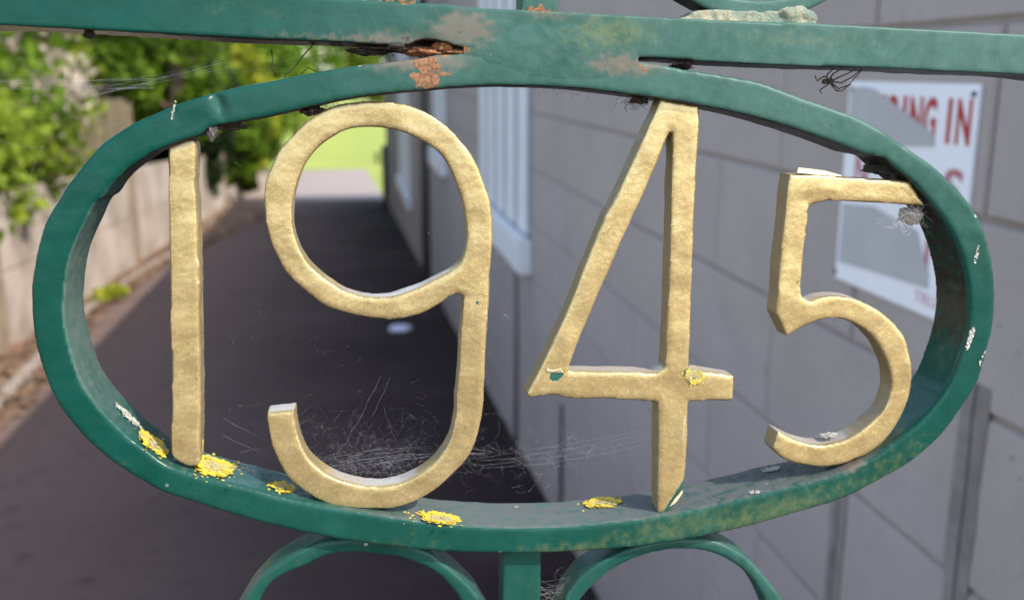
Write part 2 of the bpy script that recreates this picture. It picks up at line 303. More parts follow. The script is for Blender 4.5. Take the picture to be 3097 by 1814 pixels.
CRUST = simple('white_crust', (.50, .48, .42), (.24, .235, .20), 500, .9, .7, 900, .0006)
DEBRIS = simple('dark_dirt', (.018, .013, .010), (.055, .042, .030), 400, .95, .6, 900, .001)
PEEL = simple('curled_paint_flake', (.52, .41, .23), (.66, .56, .38), 300, .6, .4, 700, .0005)
SILK = NT('spider_silk').set(base=(.72, .72, .74), rough=.5)
SILK.b.inputs['Subsurface Weight'].default_value = .0
SILK = SILK.m
HUSK = simple('dry_brown_chitin', (.030, .021, .014), (.07, .05, .03), 900, .5, .3, 1500, .0003)

def make_asphalt():
    t = NT('worn_shaded_asphalt')
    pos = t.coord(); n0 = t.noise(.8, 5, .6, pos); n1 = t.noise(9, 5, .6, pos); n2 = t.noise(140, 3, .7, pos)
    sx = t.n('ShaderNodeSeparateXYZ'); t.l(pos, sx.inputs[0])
    shade_ramp = t.ramp(t.math('ADD', t.math('MULTIPLY', sx.outputs['X'], -1.0), t.math('MULTIPLY', n0, 1.3)), -.2, 2.4)      # painted shade: tar darkens towards the building, paler on the verge side
    c = t.mix(shade_ramp, (.029, .020, .0185), (.162, .112, .095))
    c = t.mix(t.math('MULTIPLY', t.ramp(n0, .5, .7), .4), c, (.11, .08, .07))
    c = t.mix(t.math('MULTIPLY', t.ramp(n2, .5, .72), .5), c, (.17, .125, .11))
    c = t.mix(t.math('MULTIPLY', t.ramp(n1, .6, .75), .35), c, (.10, .075, .06))
    c = t.mix(t.math('MULTIPLY', t.ramp(n1, .45, .3), .45), c, (.05, .036, .034))
    t.set(base=c, rough=.92, spec=.06); t.bump(n2, .6, .006); return t.m
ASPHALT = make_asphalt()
def make_litter():
    t = NT('earth_and_leaf_litter')
    n0 = t.noise(1.7, 5, .65); n1 = t.noise(22, 5, .7)
    c = t.mix(t.ramp(n0, .35, .65), (.24, .165, .115), (.34, .26, .19))
    c = t.mix(t.ramp(n1, .5, .7), c, (.27, .12, .055))
    t.set(base=c, rough=.95); t.bump(n1, .7, .02); return t.m
EARTH = make_litter()
GRASS = simple('mown_grass', (.22, .265, .035), (.30, .325, .05), .35, .9, .5, 30, .03)
KERB = simple('pale_concrete_edging', (.24, .195, .16), (.33, .275, .23), 6, .9, .4, 40, .004)

def make_block():
    t = NT('smooth_grey_concrete_block')
    oi = t.n('ShaderNodeObjectInfo'); geo = t.n('ShaderNodeNewGeometry').outputs['Position']
    n0 = t.noise(3.2, 5, .6, geo); n1 = t.noise(46, 5, .65, geo); n2 = t.noise(240, 4, .6, geo)
    c = t.mix(t.ramp(n0, .3, .7), (.308, .284, .268), (.378, .350, .330))
    r = t.math('MULTIPLY', t.math('SUBTRACT', oi.outputs['Random'], .5), .26)
    c = t.mix(t.math('ADD', .5, r), c, (.380, .316, .288))
    c = t.mix(t.math('MULTIPLY', t.ramp(n1, .56, .74), .35), c, (.22, .19, .175))
    v = t.n('ShaderNodeTexVoronoi'); v.inputs['Scale'].default_value = 30; t.l(geo, v.inputs['Vector'])
    pit = t.math('MULTIPLY', t.math('SUBTRACT', 1.0, t.ramp(v.outputs['Distance'], .06, .17)), t.ramp(n1, .50, .6))
    c = t.mix(t.math('MULTIPLY', pit, .75), c, (.085, .078, .08))
    t.set(base=c, rough=.9, spec=.15); t.bump(t.math('SUBTRACT', t.math('ADD', n1, n2), pit), .3, .003); return t.m
BLOCK = make_block()
MORTAR = simple('brown_mortar', (.235, .205, .180), (.28, .245, .22), 9, .95, .5, 90, .003)
SMEAR = simple('brown_mortar_smear', (.175, .150, .138), (.245, .215, .200), 24, .95, .5, 90, .002)
DARKGAP = simple('dark_crack_filler', (.03, .026, .025), (.06, .05, .045), 30, .95)
WHITE = simple('white_painted_board', (.70, .71, .74), (.78, .79, .81), 5, .45, .15, 60, .001)
RECESS = simple('blue_grey_recess', (.17, .20, .235), (.21, .24, .27), 4, .6)
PIPE = simple('dark_brown_pipe', (.085, .068, .06), (.12, .10, .085), 8, .5)
DARK_LINE = simple('dark_grey_line', (.05, .055, .065), (.085, .085, .09), 14, .6)
ROOF = simple('dark_roof_sheet', (.10, .10, .11), (.15, .15, .155), 3, .7)
SIGNW = simple('white_sign_plate', (.78, .79, .82), (.82, .83, .85), 12, .35)
SIGNG = simple('grey_blanking', (.40, .395, .40), (.44, .43, .435), 14, .6)
SIGNR = NT('red_sign_lettering').set(base=(.40, .016, .024), rough=.45).m
SIGNF = NT('greyed_red_sign_lettering').set(base=(.44, .16, .18), rough=.5).m
SIGNP = NT('faded_red_sign_lettering').set(base=(.58, .36, .40), rough=.5).m
SCREW = simple('dull_screw_head', (.05, .055, .065), (.09, .09, .1), 300, .4, metal=.5)
def make_conc():
    t = NT('pale_precast_concrete')
    geo = t.n('ShaderNodeNewGeometry').outputs['Position']
    n0 = t.noise(1.6, 6, .65, geo); n1 = t.noise(12, 5, .65, geo)
    c = t.mix(t.ramp(n0, .3, .7), (.27, .215, .17), (.50, .42, .36))
    c = t.mix(t.math('MULTIPLY', t.ramp(n1, .52, .74), .5), c, (.24, .18, .125))
    t.set(base=c, rough=.92); t.bump(n1, .4, .006); return t.m
CONC = make_conc()
POSTM = simple('brown_stained_concrete', (.205, .148, .098), (.30, .23, .165), 6, .92, .4, 40, .005)
WOOD = simple('weathered_fence_board', (.150, .120, .070), (.215, .175, .11), 9, .9, .4, 60, .003)
BARK = simple('brown_bark', (.19, .125, .085), (.29, .20, .145), 9, .95, .7, 30, .02)
BLACK = simple('black_painted_iron', (.012, .013, .014), (.03, .03, .03), 30, .4)
PAPER = simple('bluish_white_paper', (.70, .72, .85), (.8, .8, .9), 60, .7)

def leaf_mat(name, dark, light):
    t = NT(name)
    a = t.attr('tint')
    c = t.mix(a, dark, light)
    t.set(base=c, rough=.6, spec=.12)
    tr = t.n('ShaderNodeBsdfTranslucent'); t.l(c, tr.inputs['Color'])
    mx = t.n('ShaderNodeMixShader'); mx.inputs[0].default_value = .45
    t.l(t.b.outputs[0], mx.inputs[1]); t.l(tr.outputs[0], mx.inputs[2])
    t.l(mx.outputs[0], t.t.nodes['Material Output'].inputs['Surface'])
    return t.m
LEAF_IVY = leaf_mat('ivy_leaves', (.065, .115, .012), (.29, .37, .035))
LEAF_MID = leaf_mat('mid_green_leaves', (.035, .085, .010), (.20, .31, .025))
LEAF_DARK = leaf_mat('dark_evergreen_needles', (.012, .026, .010), (.045, .075, .022))
LEAF_LIME = leaf_mat('lime_green_leaves', (.16, .20, .015), (.44, .46, .045))
LEAF_PALE = leaf_mat('pale_blossom', (.45, .39, .30), (.72, .62, .52))
LEAF_BROWN = leaf_mat('fallen_brown_leaves', (.20, .12, .075), (.34, .23, .155))

# ------------------------------------------------------------------ setting: ground, path, verge, lawn
SL = -0.061
def gz(y):
    if y < -3: return -SL*3*1.0
    if y < 43: return SL*y
    return SL*43
YS = [-80, -3] + list(np.linspace(-2, 43, 31)) + [60, 90, 140, 260]
def strip(name, xl, xr, y0, y1, dz, mat, nx=2):
    ys = sorted({y0, y1} | {y for y in YS if y0 < y < y1})
    V = []; F = []
    for y in ys:
        a, b = xl(y), xr(y)
        for i in range(nx): V.append((a + (b-a)*i/(nx-1), y, gz(y)+dz))
    for j in range(len(ys)-1):
        for i in range(nx-1):
            k = j*nx+i; F.append((k, k+1, k+nx+1, k+nx))
    return link(name, mesh_np(name, V, F), mat)
tag(strip('ground', lambda y: -150, lambda y: 150, -80, 260, 0, EARTH), kind='structure')
def path_left(y): return float(np.interp(y, [-80, 3, 5.7, 9, 12.4, 19.5, 24, 43], [-2.6, -2.1, -2.0, -2.33, -2.34, -1.65, -1.5, -1.9]))
def path_right(y): return float(np.interp(y, [-80, 22, 24, 43], [.788, .788, .72, .62]))
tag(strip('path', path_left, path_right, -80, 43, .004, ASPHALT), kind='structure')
PATH_SUNLIT = simple('pinkish_sunlit_asphalt', (.25, .20, .18), (.31, .255, .235), 2.5, .9, .3, 30, .005)  # paler copy of the asphalt, sunlight put into its colour
tag(strip('sunlit_path', lambda y: path_left(y)-.02, lambda y: path_right(y)+.02, 23.4, 43.02, .012, PATH_SUNLIT), kind='structure')  # far path coloured pale to stand for sunlight on the asphalt
tag(strip('lawn', lambda y: -149, lambda y: 149, 43, 259, .010, GRASS), kind='structure')
tag(strip('grass_verge', lambda y: float(np.interp(y, [22, 24, 43], [.792, .722, .622])), lambda y: 60, 22.2, 43, .008, GRASS), kind='structure')
mb = MB()
ky = [4.5, 5.5, 6.5, 7.5, 8.5, 9.5, 10.5, 11.5, 12.5, 13.5]
for a, b in zip(ky[:-1], ky[1:]):
    xa, xb = path_left(a), path_left(b)
    mb.hexa([(xa-.09, a+.006, gz(a)-.05), (xa, a+.006, gz(a)-.05), (xb, b-.006, gz(b)-.05), (xb-.09, b-.006, gz(b)-.05),
             (xa-.09, a+.006, gz(a)+.045), (xa, a+.006, gz(a)+.045), (xb, b-.006, gz(b)+.045), (xb-.09, b-.006, gz(b)+.045)])
tag(mb.build('kerb', KERB, bevel=.008), kind='structure')

def leaf_cloud(P, N, size, jit=.9, tint=None, flat=0, aspect=1.6):
    """quads at P (n,3); returns V, F, tint per vertex"""
    n = len(P)
    d = rng.normal(size=(n, 3)); d[:, 2] *= (1-flat*.9)
    if N is not None: d = d*jit + N
    a = rng.normal(size=(n, 3))
    if flat: a[:, 2] *= (1-flat)
    a /= np.linalg.norm(a, axis=1, keepdims=True)
    b = np.cross(a, d); b /= np.linalg.norm(b, axis=1, keepdims=True)+1e-9
    s = (size*(.6+.8*rng.random(n)))[:, None]
    a = a*s*aspect*.5; b = b*s*.5
    V = np.stack([P-a, P+b*.9, P+a, P-b*.9], 1).reshape(-1, 3)
    F = np.arange(4*n).reshape(n, 4)
    if tint is None: tint = rng.random(n)
    return V, F, np.repeat(np.clip(tint, 0, 1), 4)

def foliage(name, clumps, per, size, mat, parent=None, shell=.45):
    """clumps: (x,y,z,rx,ry,rz); leaves lie through the outer half of each clump"""
    Ps = []; Ts = []
    for (x, y, z, rx, ry, rz) in clumps:
        n = int(per*(.7+.6*random.random()))
        d = rng.normal(size=(n, 3)); d /= np.linalg.norm(d, axis=1, keepdims=True)
        r = (1-shell*rng.random(n)**1.4)*(1+.22*rng.normal(size=n)*.6)
        Ps.append(np.array([x, y, z])+d*r[:, None]*np.array([rx, ry, rz]))
        Ts.append(np.clip(rng.normal(.32+.4*random.random(), .2, n), 0, 1))
    P = np.concatenate(Ps); T = np.concatenate(Ts)
    V, F, t = leaf_cloud(P, None, size, tint=T)
    me = mesh_np(name, V, F); attr(me, 'tint', t)
    return link(name, me, mat, parent)

def limb(a, b, r0, r1, n=6, wob=.06):
    a, b = Vector(a), Vector(b); L = (b-a).length
    pts = [a.lerp(b, i/n) + Vector((random.uniform(-1, 1), random.uniform(-1, 1), 0))*wob*L*(0 if i in (0,) else .5) for i in range(n+1)]
    return pts, [r0+(r1-r0)*i/n for i in range(n+1)]

def tree(kind, loc, h, r, trunk_r, per, size, mat, label, cat='tree', group=None, low=.3, nclump=16, trunk=True, lean=(0, 0), col_shape=False):
    x, y = loc; z = gz(y)
    t = empty(kind, (x, y, z)); tag(t, label, cat, group)
    mb = MB()
    top = Vector((lean[0], lean[1], h*.8))
    p, rr = limb((0, 0, -.1), top, trunk_r, trunk_r*.35, 8, .03); mb.tube(p, rr, 9)
    cl = []
    for i in range(nclump):
        f = low + (1-low)*((i+.5)/nclump)
        ang = i*2.4+random.random()
        prof = (math.sin(math.pi*min(1, max(0, (f-low)/(1-low)*.86+.12)))**.7 if not col_shape else (1-(f-low)/(1-low))*.85+.15)
        rad = r*prof*(.45+.5*random.random())
        c = Vector((lean[0]*f+math.cos(ang)*rad, lean[1]*f+math.sin(ang)*rad, h*f))
        s = r*(.34+.22*random.random())*(prof*.6+.4)
        cl.append((*c, s, s, s*(.75+.3*random.random())))
        if i % 2 == 0:
            b0 = Vector((lean[0]*f*.7, lean[1]*f*.7, h*f*.72))
            q, qq = limb(b0, c, trunk_r*.4, trunk_r*.1, 4, .08); mb.tube(q, qq, 6)
    mb.build('trunk', BARK, t, smooth=True)
    foliage('crown', cl, per, size, mat, t)
    return t

# ------------------------------------------------------------------ left boundary wall of precast panels and posts
def wx(y): return -2.40 - .018*y
def wy_pts():
    return [-3.1, 2.1, 7.35, 12.55, 17.7, 22.9]
wall = empty('boundary_wall', (wx(7), 7, gz(7)))
tag(wall, 'long low pale concrete wall with brown posts along the left edge of the path', 'wall')
W0 = Matrix.Translation((-wx(7), -7, -gz(7)))
ps_ = wy_pts()
for i, (a, b) in enumerate(zip(ps_[:-1], ps_[1:])):
    a2, b2 = a+.153, b-.153
    for k, (z0, z1) in enumerate(((-.05, .562), (.565, 1.15))):
        m = MB()
        dx = random.uniform(-.006, .006)
        m.hexa([(wx(a2)-.10+dx, a2, gz(a2)+z0), (wx(a2)+dx, a2, gz(a2)+z0), (wx(b2)+dx, b2, gz(b2)+z0), (wx(b2)-.10+dx, b2, gz(b2)+z0),
                (wx(a2)-.10+dx, a2, gz(a2)+z1), (wx(a2)+dx, a2, gz(a2)+z1), (wx(b2)+dx, b2, gz(b2)+z1), (wx(b2)-.10+dx, b2, gz(b2)+z1)])
        o = m.build('wall_panel', CONC, None, bevel=.012); o.data.transform(W0); o.parent = wall
for y in ps_:
    m = MB().box((wx(y)-.13, y-.15, gz(y)-.1), (wx(y)+.030, y+.15, gz(y)+1.19))
    o = m.build('post', POSTM, None, bevel=.014); o.data.transform(W0); o.parent = wall

# ------------------------------------------------------------------ planting beyond and along the wall
iv = empty('ivy', (-2.55, 7.6, gz(7.6)+1.1)); tag(iv, 'leafy climber spilling over the near stretch of the pale wall at far left', 'climber')
foliage('leaf_mass', [(random.uniform(-.45, .22), random.uniform(-1.7, 1.6), random.uniform(-.10, .62), .28, .34, .24) for i in range(26)], 150, .075, LEAF_IVY, iv, .8)
m = MB()
for i in range(7):
    y = -1.5+i*.5; p, rr = limb((-.5, y, -1.0), (random.uniform(-.2, .1), y+random.uniform(-.3, .3), .5), .022, .006, 5, .12); m.tube(p, rr, 5)
m.build('stem', BARK, iv, smooth=True)

tree('garden_tree', (-4.3, 9.6), 4.6, 1.7, .09, 340, .10, LEAF_MID, 'mid green broadleaf tree closest behind the wall, top left behind the rail', low=.22, nclump=20)
pal = empty('blossom_shrub', (-3.75, 13.4, gz(13.4))); tag(pal, 'tall shrub covered in pale creamy blossom rising behind the wall left of the brown trunk', 'shrub')
foliage('blossom', [(random.uniform(-.32, .40), random.uniform(-.3, .3), random.uniform(1.75, 3.6), .26, .26, .26) for i in range(26)], 120, .075, LEAF_PALE, pal, .7)
foliage('leaf_mass', [(random.uniform(-.55, .55), random.uniform(-.2, .5), random.uniform(.9, 3.4), .3, .3, .3) for i in range(16)], 70, .08, LEAF_IVY, pal, .8)
m = MB()
for i in range(5):
    p, rr = limb((random.uniform(-.15, .15), random.uniform(-.15, .15), -.1), (random.uniform(-.4, .4), random.uniform(-.3, .3), 2.8), .03, .01, 6, .05); m.tube(p, rr, 6)
m.build('stem', BARK, pal, smooth=True)
fence = empty('wooden_fence', (-3.7, 15, gz(15))); tag(fence, 'weathered brown board fence standing behind the pale wall below the blossom', 'fence')
for i in range(8):
    m = MB().box((-.62+i*.15, -.012+.004*(i % 2), .15), (-.62+i*.15+.142, .012+.004*(i % 2), 2.05+.02*random.random())); m.build('board', WOOD, fence, bevel=.004)
for z in (.5, 1.7): MB().box((-.6, .018, z), (.56, .06, z+.08)).build('rail', WOOD, fence)
for x in (-.66, .60): MB().box((x-.04, .02, -.2), (x+.04, .10, 2.0)).build('post', WOOD, fence, bevel=.004)
tree('garden_tree', (-3.72, 16.2), 5.2, 1.15, .15, 330, .11, LEAF_MID, 'mid green tree with a stout brown trunk behind the wall, right of the blossom', low=.42, nclump=17)
t1 = tree('garden_tree', (-3.15, 18.6), 6.4, 1.0, .15, 190, .12, LEAF_MID, 'slim bare stemmed tree with a straight brown trunk rising past the blossom shrub', low=.24, nclump=22, lean=(.35, 0))
tree('evergreen_tree', (-3.35, 20.6), 5.6, 1.05, .11, 560, .11, LEAF_DARK, 'dark evergreen tree left of the lime green bush', low=.06, nclump=24)
tree('evergreen_tree', (-4.9, 23.5), 6.6, 1.5, .14, 460, .13, LEAF_DARK, 'taller dark evergreen behind the first, seen through its gaps', low=.10, nclump=24)
tree('lime_bush', (-2.75, 25.4), 3.6, 1.0, .06, 300, .12, LEAF_LIME, 'bright lime green bush beside the path beyond the end of the wall', 'shrub', low=.25, nclump=16)
tree('wall_end_shrub', (-2.55, 23.9), 2.9, .62, .05, 360, .10, LEAF_MID, 'low mid green shrub touching the ground at the far end of the pale wall', 'shrub', low=.10, nclump=16)
tree('garden_tree', (-7.6, 14.5), 8.0, 2.6, .18, 520, .17, LEAF_MID, 'tall deep green tree at the back behind the blossom and the wooden fence', low=.08, nclump=26)
tree('garden_tree', (-6.2, 20.5), 8.6, 2.4, .18, 520, .17, LEAF_DARK, 'tall dark tree filling the gap behind the slim brown trunk', low=.08, nclump=26)
tree('garden_tree', (-4.4, 41), 8.5, 2.6, .18, 520, .20, LEAF_MID, 'rounded green tree standing where the path meets the lawn', low=.10, nclump=24)
tree('garden_tree', (-5.6, 31), 7.5, 2.2, .16, 400, .17, LEAF_IVY, 'broad yellow green tree left of the far end of the path', low=.15, nclump=22)
far_lab = ['far broadleaf tree at the left of the row beyond the lawn', 'far rounded tree second from the left beyond the lawn', 'far tree in the middle of the row beyond the lawn', 'far tree closest to the building corner beyond the lawn']
for i, (x, y, h) in enumerate(((-22, 104, 12), (-14, 110, 14), (-6, 106, 13), (2.5, 112, 14))):
    tree('far_tree', (x, y), h, 4.6, .35, 260, .45, LEAF_IVY if i % 2 else LEAF_MID, far_lab[i], group='trees in a row beyond the lawn', low=.12, nclump=20)

# weed tuft at the kerb and fallen leaves on the verge
P = np.column_stack([rng.normal(-2.31, .06, 160), rng.normal(9.75, .13, 160), np.zeros(160)])
P[:, 2] = SL*P[:, 1]+.02+.09*rng.random(160)
V, F, tt = leaf_cloud(P, None, .06, tint=rng.random(160))
me = mesh_np('weed_clump', V, F); attr(me, 'tint', tt)
wd = empty('weed_clump', (-2.31, 9.75, gz(9.75))); me.transform(Matrix.Translation((2.31, -9.75, -gz(9.75)))); me.name = 'leaf_mass'; link('leaf_mass', me, LEAF_LIME, wd)['kind'] = 'stuff'
tag(wd, 'small bright green weed clump growing against the path edging', 'weed')
n = 2600
yy = 4.5 + 19*rng.random(n)**1.2
pl = np.array([path_left(v) for v in yy]); wl = -2.38-.018*yy
f = rng.random(n)
xx = wl+.02+(pl+.12-wl)*f**.9
P = np.column_stack([xx, yy, SL*yy+.014+.03*rng.random(n)])
V, F, tt = leaf_cloud(P, np.tile([0, 0, 2.2], (n, 1)), .06, jit=.7, flat=.8)
me = mesh_np('leaf_litter', V, F); attr(me, 'tint', tt)
tag(link('leaf_litter', me, LEAF_BROWN), 'dry brown leaves lying between the pale wall and the path', 'leaf litter', kind='stuff')
bm = bmesh.new(); bmesh.ops.create_icosphere(bm, subdivisions=3, radius=1)
for v in bm.verts:
    k = 1+.25*noise.noise(v.co*2.1)
    v.co = Vector((v.co.x*.085*k, v.co.y*.075*k, max(-.6, v.co.z)*.028*k))
me = bpy.data.meshes.new('litter_scrap'); bm.to_mesh(me); bm.free()
o = link('litter_scrap', me, PAPER); o.location = (.34, 7.63, gz(7.63)+.022)
tag(o, 'small bluish white scrap of paper lying on the dark path', 'litter')

# ------------------------------------------------------------------ building on the right, in its own shade
bld = empty('building', (.792, 11, gz(11)))
tag(bld, 'long single storey building of smooth grey concrete blocks with white boarded windows', 'building')
BT = Matrix.Translation((-.77, -11, -gz(11)))
def bpart(mbo, name, mat, parent=bld, **kw):
    o = mbo.build(name, mat, None, **kw); o.data.transform(BT); o.parent = parent; return o
Y0, Y1, ZT = .35, 21.9, 2.65
wins = [(4.24, 6.02, .665, 2.05), (8.05, 9.30, .70, 2.05), (13.05, 16.2, -.26, 2.05)]
core = MB()
core.box((.7535, Y0+.004, -1.7), (6.0, Y1-.004, ZT))
bpart(core, 'wall', MORTAR)
CH, BL, GAP = .238, .60, .0085
def intervals(z0, z1):
    segs = [(Y0, Y1)]
    for (a, b, c, d) in wins:
        if z1 > c+.02 and z0 < d-.02:
            segs = [s for (p, q) in segs for s in ((p, min(q, a)), (max(p, b), q)) if s[1]-s[0] > .03]
    return segs
bcache = {}
def block_mesh(L):
    key = round(L, 3)
    if key not in bcache:
        m = MB().box((-.022, -L/2, -CH/2+GAP/2), (.02, L/2, CH/2-GAP/2))
        me = bpy.data.meshes.new('block'); me.from_pydata(m.v, [], m.f)
        b = bmesh.new(); b.from_mesh(me); bmesh.ops.recalc_face_normals(b, faces=b.faces)
        ed = [e for e in b.edges if all(v.co.x < 0 for v in e.verts)]
        bmesh.ops.bevel(b, geom=ed, offset=.004, segments=1, affect='EDGES'); b.to_mesh(me); b.free()
        me.materials.append(BLOCK); bcache[key] = me
    return bcache[key]
rest = MB()
k0 = -12
for k in range(k0, 8):
    z0 = 1.13+k*CH; z1 = z0+CH
    if z1 > ZT+.02: continue
    off = 1.109 if k % 2 else 1.409
    for (a, b) in intervals(z0, z1):
        n0 = math.floor((a-off)/BL); y = off+n0*BL
        while y < b:
            p, q = max(a, y)+GAP/2, min(b, y+BL)-GAP/2
            y += BL
            if q-p < .03: continue
            if z1 < gz((p+q)/2)-.05: continue
            if (q < 8.4 and z0 < 2.2) :
                o = bpy.data.objects.new('block', block_mesh(q-p)); col.objects.link(o); o.parent = bld
                o.location = (random.uniform(-.0012, .0012)+.77-.77+.0, (p+q)/2-11, (z0+z1)/2-gz(11))
                o.rotation_euler = (0, random.uniform(-.004, .004), random.uniform(-.002, .002))
            else:
                rest.box((.77-.022, p, z0+GAP/2), (.79, q, z1-GAP/2))
o = bpart(rest, 'block_course', BLOCK); o['kind'] = 'stuff'
# end wall (towards the path's near end) stays mortar coloured blocks, roof
bpart(MB().box((.60, Y0-.15, ZT+.002), (6.2, Y1+.2, ZT+.12)), 'roof', ROOF, bevel=.01)
bpart(MB().box((.56, Y0-.15, ZT-.10), (.598, Y1+.2, ZT+.10)), 'fascia', WHITE, bevel=.006)
# windows boarded with upright white boards over a deep sill
for i, (a, b, zs, zt) in enumerate(wins):
    w = bpart(MB().box((.7485, a+.003, zs+.16), (.7530, b-.003, zt)), 'window', RECESS)
    nb = max(3, int((b-a)/.40)+1)
    pitch = (b-a-.07)/nb
    for j in range(nb):
        y = a+.07+j*pitch
        bpart(MB().box((.7385, y, zs+.163), (.7480, y+pitch*.72, zt-.01)), 'board', WHITE, w, bevel=.004)
    sh = .155
    bpart(MB().box((.690, a-.02, zs), (.7478, b+.02, zs+sh)), 'sill', WHITE, w, bevel=.006)
def tubepart(pts, r, name, mat, seg=10):
    return bpart(MB().tube(pts, r, seg), name, mat, smooth=True)
tubepart([(.70, 9.95, ZT-.1), (.70, 9.95, gz(9.95)+.02)], .045, 'drainpipe', PIPE)
tubepart([(.741, 4.58, .66), (.742, 4.58, .2), (.741, 4.59, gz(4.6)+.02)], .011, 'drip_streak', PIPE)  # thin dark tube standing in for a drip streak below the sill
tubepart([(.742, 3.53, .30), (.742, 3.53, gz(3.5)+.02)], .009, 'dark_line', DARK_LINE)  # thin tube standing in for a dark upright line on the wall
# broad brown mortar smears over two upright joints, each with a dark crack down its middle
def smear(yc, z0, z1, w):
    m = MB(); n = 16; L = []; Rr = []
    for i in range(n+1):
        z = z0+(z1-z0)*i/n; ww = w*(.42+.10*noise.noise((yc*7, z*14, 3))); c = yc+.004*noise.noise((z*9, 2, yc))
        L.append((.7455, c-ww, z)); Rr.append((.7455, c+ww, z))
    for i in range(n): m.quad(L[i], Rr[i], Rr[i+1], L[i+1])
    for i in range(n): m.quad((.7490, *L[i][1:]), (.7490, *L[i+1][1:]), L[i+1], L[i]); m.quad((.7490, *Rr[i][1:]), Rr[i], Rr[i+1], (.7490, *Rr[i+1][1:]))
    s = bpart(m, 'mortar_smear', SMEAR)
    c = MB()
    for i in range(n):
        z = z0+(z1-z0)*i/n; zz = z0+(z1-z0)*(i+1)/n
        q = yc+.004*noise.noise((z*14, 5, yc)); q2 = yc+.004*noise.noise((zz*14, 5, yc))
        c.hexa([(.7450, q-.0022, z), (.7452, q+.0022, z), (.7465, q+.0022, z), (.7465, q-.0022, z), (.7450, q2-.0022, zz), (.7452, q2+.0022, zz), (.7465, q2+.0022, zz), (.7465, q2-.0022, zz)])
    bpart(c, 'crack', DARKGAP, s)
smear(1.083, .42, 1.165, .062)
smear(1.402, .42, .905, .054)
# black iron gatepost at the far corner
gp_ = empty('iron_gatepost', (.66, 20.6, gz(20.6))); tag(gp_, 'black iron gatepost with hinge brackets at the far corner of the building', 'gatepost')
MB().box((-.03, -.05, -.1), (.07, .05, 1.30)).build('post', BLACK, gp_, bevel=.008)
for z in (.95, 1.08): MB().box((-.16, -.02, z), (-.032, .02, z+.04)).build('hinge', BLACK, gp_, bevel=.004)
MB().box((-.17, -.03, .93), (-.13, .03, 1.16)).build('hinge_pin', BLACK, gp_, bevel=.004)

# ------------------------------------------------------------------ sign on the building wall
sg = empty('wall_sign', (.766, 1.297, 1.377)); tag(sg, 'white warning sign with red capital lettering screwed to the grey block wall', 'sign')
SM = Matrix(((0, 0, -1, 0), (-1, 0, 0, 0), (0, 1, 0, 0), (0, 0, 0, 1)))       # sign x runs towards the camera, y up, z off the wall
def sloc(y, z): return (1.297-y, z-1.377)
def sbox(x0, y0, x1, y1, z0, z1, name, mat, parent=sg, bevel=0):
    o = MB().box((x0, y0, z0), (x1, y1, z1)).build(name, mat, None, bevel=bevel); o.data.transform(SM); o.parent = parent; return o
sbox(-.166, -.154, .163, .155, -.003, .002, 'plate', SIGNW, bevel=.001)
def text(s, x0, x1, y0, y1, mat, name='lettering', z=.0024, bold=.0):
    cu = bpy.data.curves.new('t', 'FONT'); cu.body = s; cu.offset = bold; cu.extrude = .0003; cu.resolution_u = 3
    ob = bpy.data.objects.new('t', cu); col.objects.link(ob)
    dg = bpy.context.evaluated_depsgraph_get(); dg.update()
    me = bpy.data.meshes.new_from_object(ob.evaluated_get(dg)); bpy.data.objects.remove(ob)
    co = np.empty(len(me.vertices)*3); me.vertices.foreach_get('co', co); co = co.reshape(-1, 3)
    mn, mx = co.min(0), co.max(0)
    co[:, 0] = x0+(co[:, 0]-mn[0])/(mx[0]-mn[0])*(x1-x0); co[:, 1] = y0+(co[:, 1]-mn[1])/(mx[1]-mn[1])*(y1-y0); co[:, 2] += z
    me.vertices.foreach_set('co', co.ravel()); me.transform(SM); me.name = name
    return link(name, me, mat, sg)
RX = lambda y: 1.297-y
for ch, a, b in (('E', 1.382, 1.3475), ('R', 1.3400, 1.3085), ('I', 1.3040, 1.2945), ('N', 1.2855, 1.2540), ('G', 1.2500, 1.2210), ('I', 1.1960, 1.1870), ('N', 1.1755, 1.1445)):
    text(ch, RX(a), RX(b), 1.456-1.377, 1.514-1.377, SIGNR, bold=.03)
text('S', RX(1.190), RX(1.148), 1.372-1.377, 1.426-1.377, SIGNF, bold=.022)
text('N', RX(1.425), RX(1.385), 1.372-1.377, 1.426-1.377, SIGNF, bold=.022)
text('I', RX(1.218), RX(1.208), 1.285-1.377, 1.340-1.377, SIGNF, bold=.022)
text('TRUST', RX(1.234), RX(1.148), 1.238-1.377, 1.254-1.377, SIGNP, bold=.012)
def spatch(pts, z0, z1):
    m = MB(); n = len(pts)
    m.v = [(x, y, z0) for x, y in pts]+[(x, y, z1) for x, y in pts]
    m.f = [tuple(range(n))[::-1], tuple(range(n, 2*n))]+[(i, (i+1) % n, n+(i+1) % n, n+i) for i in range(n)]
    o = m.build('blanking_patch', SIGNG, None); o.data.transform(SM); o.parent = sg; return o  # added patch that blanks out lettering, not part of the sign
spatch([sloc(1.454, 1.521), sloc(1.415, 1.525), sloc(1.385, 1.522), sloc(1.222, 1.467), sloc(1.218, 1.451), sloc(1.30, 1.445), sloc(1.454, 1.432)], .0030, .0038)
spatch([sloc(1.452, 1.345), sloc(1.36, 1.352), sloc(1.240, 1.335), sloc(1.226, 1.31), sloc(1.205, 1.285), sloc(1.202, 1.262), sloc(1.452, 1.252)], .0030, .0038)
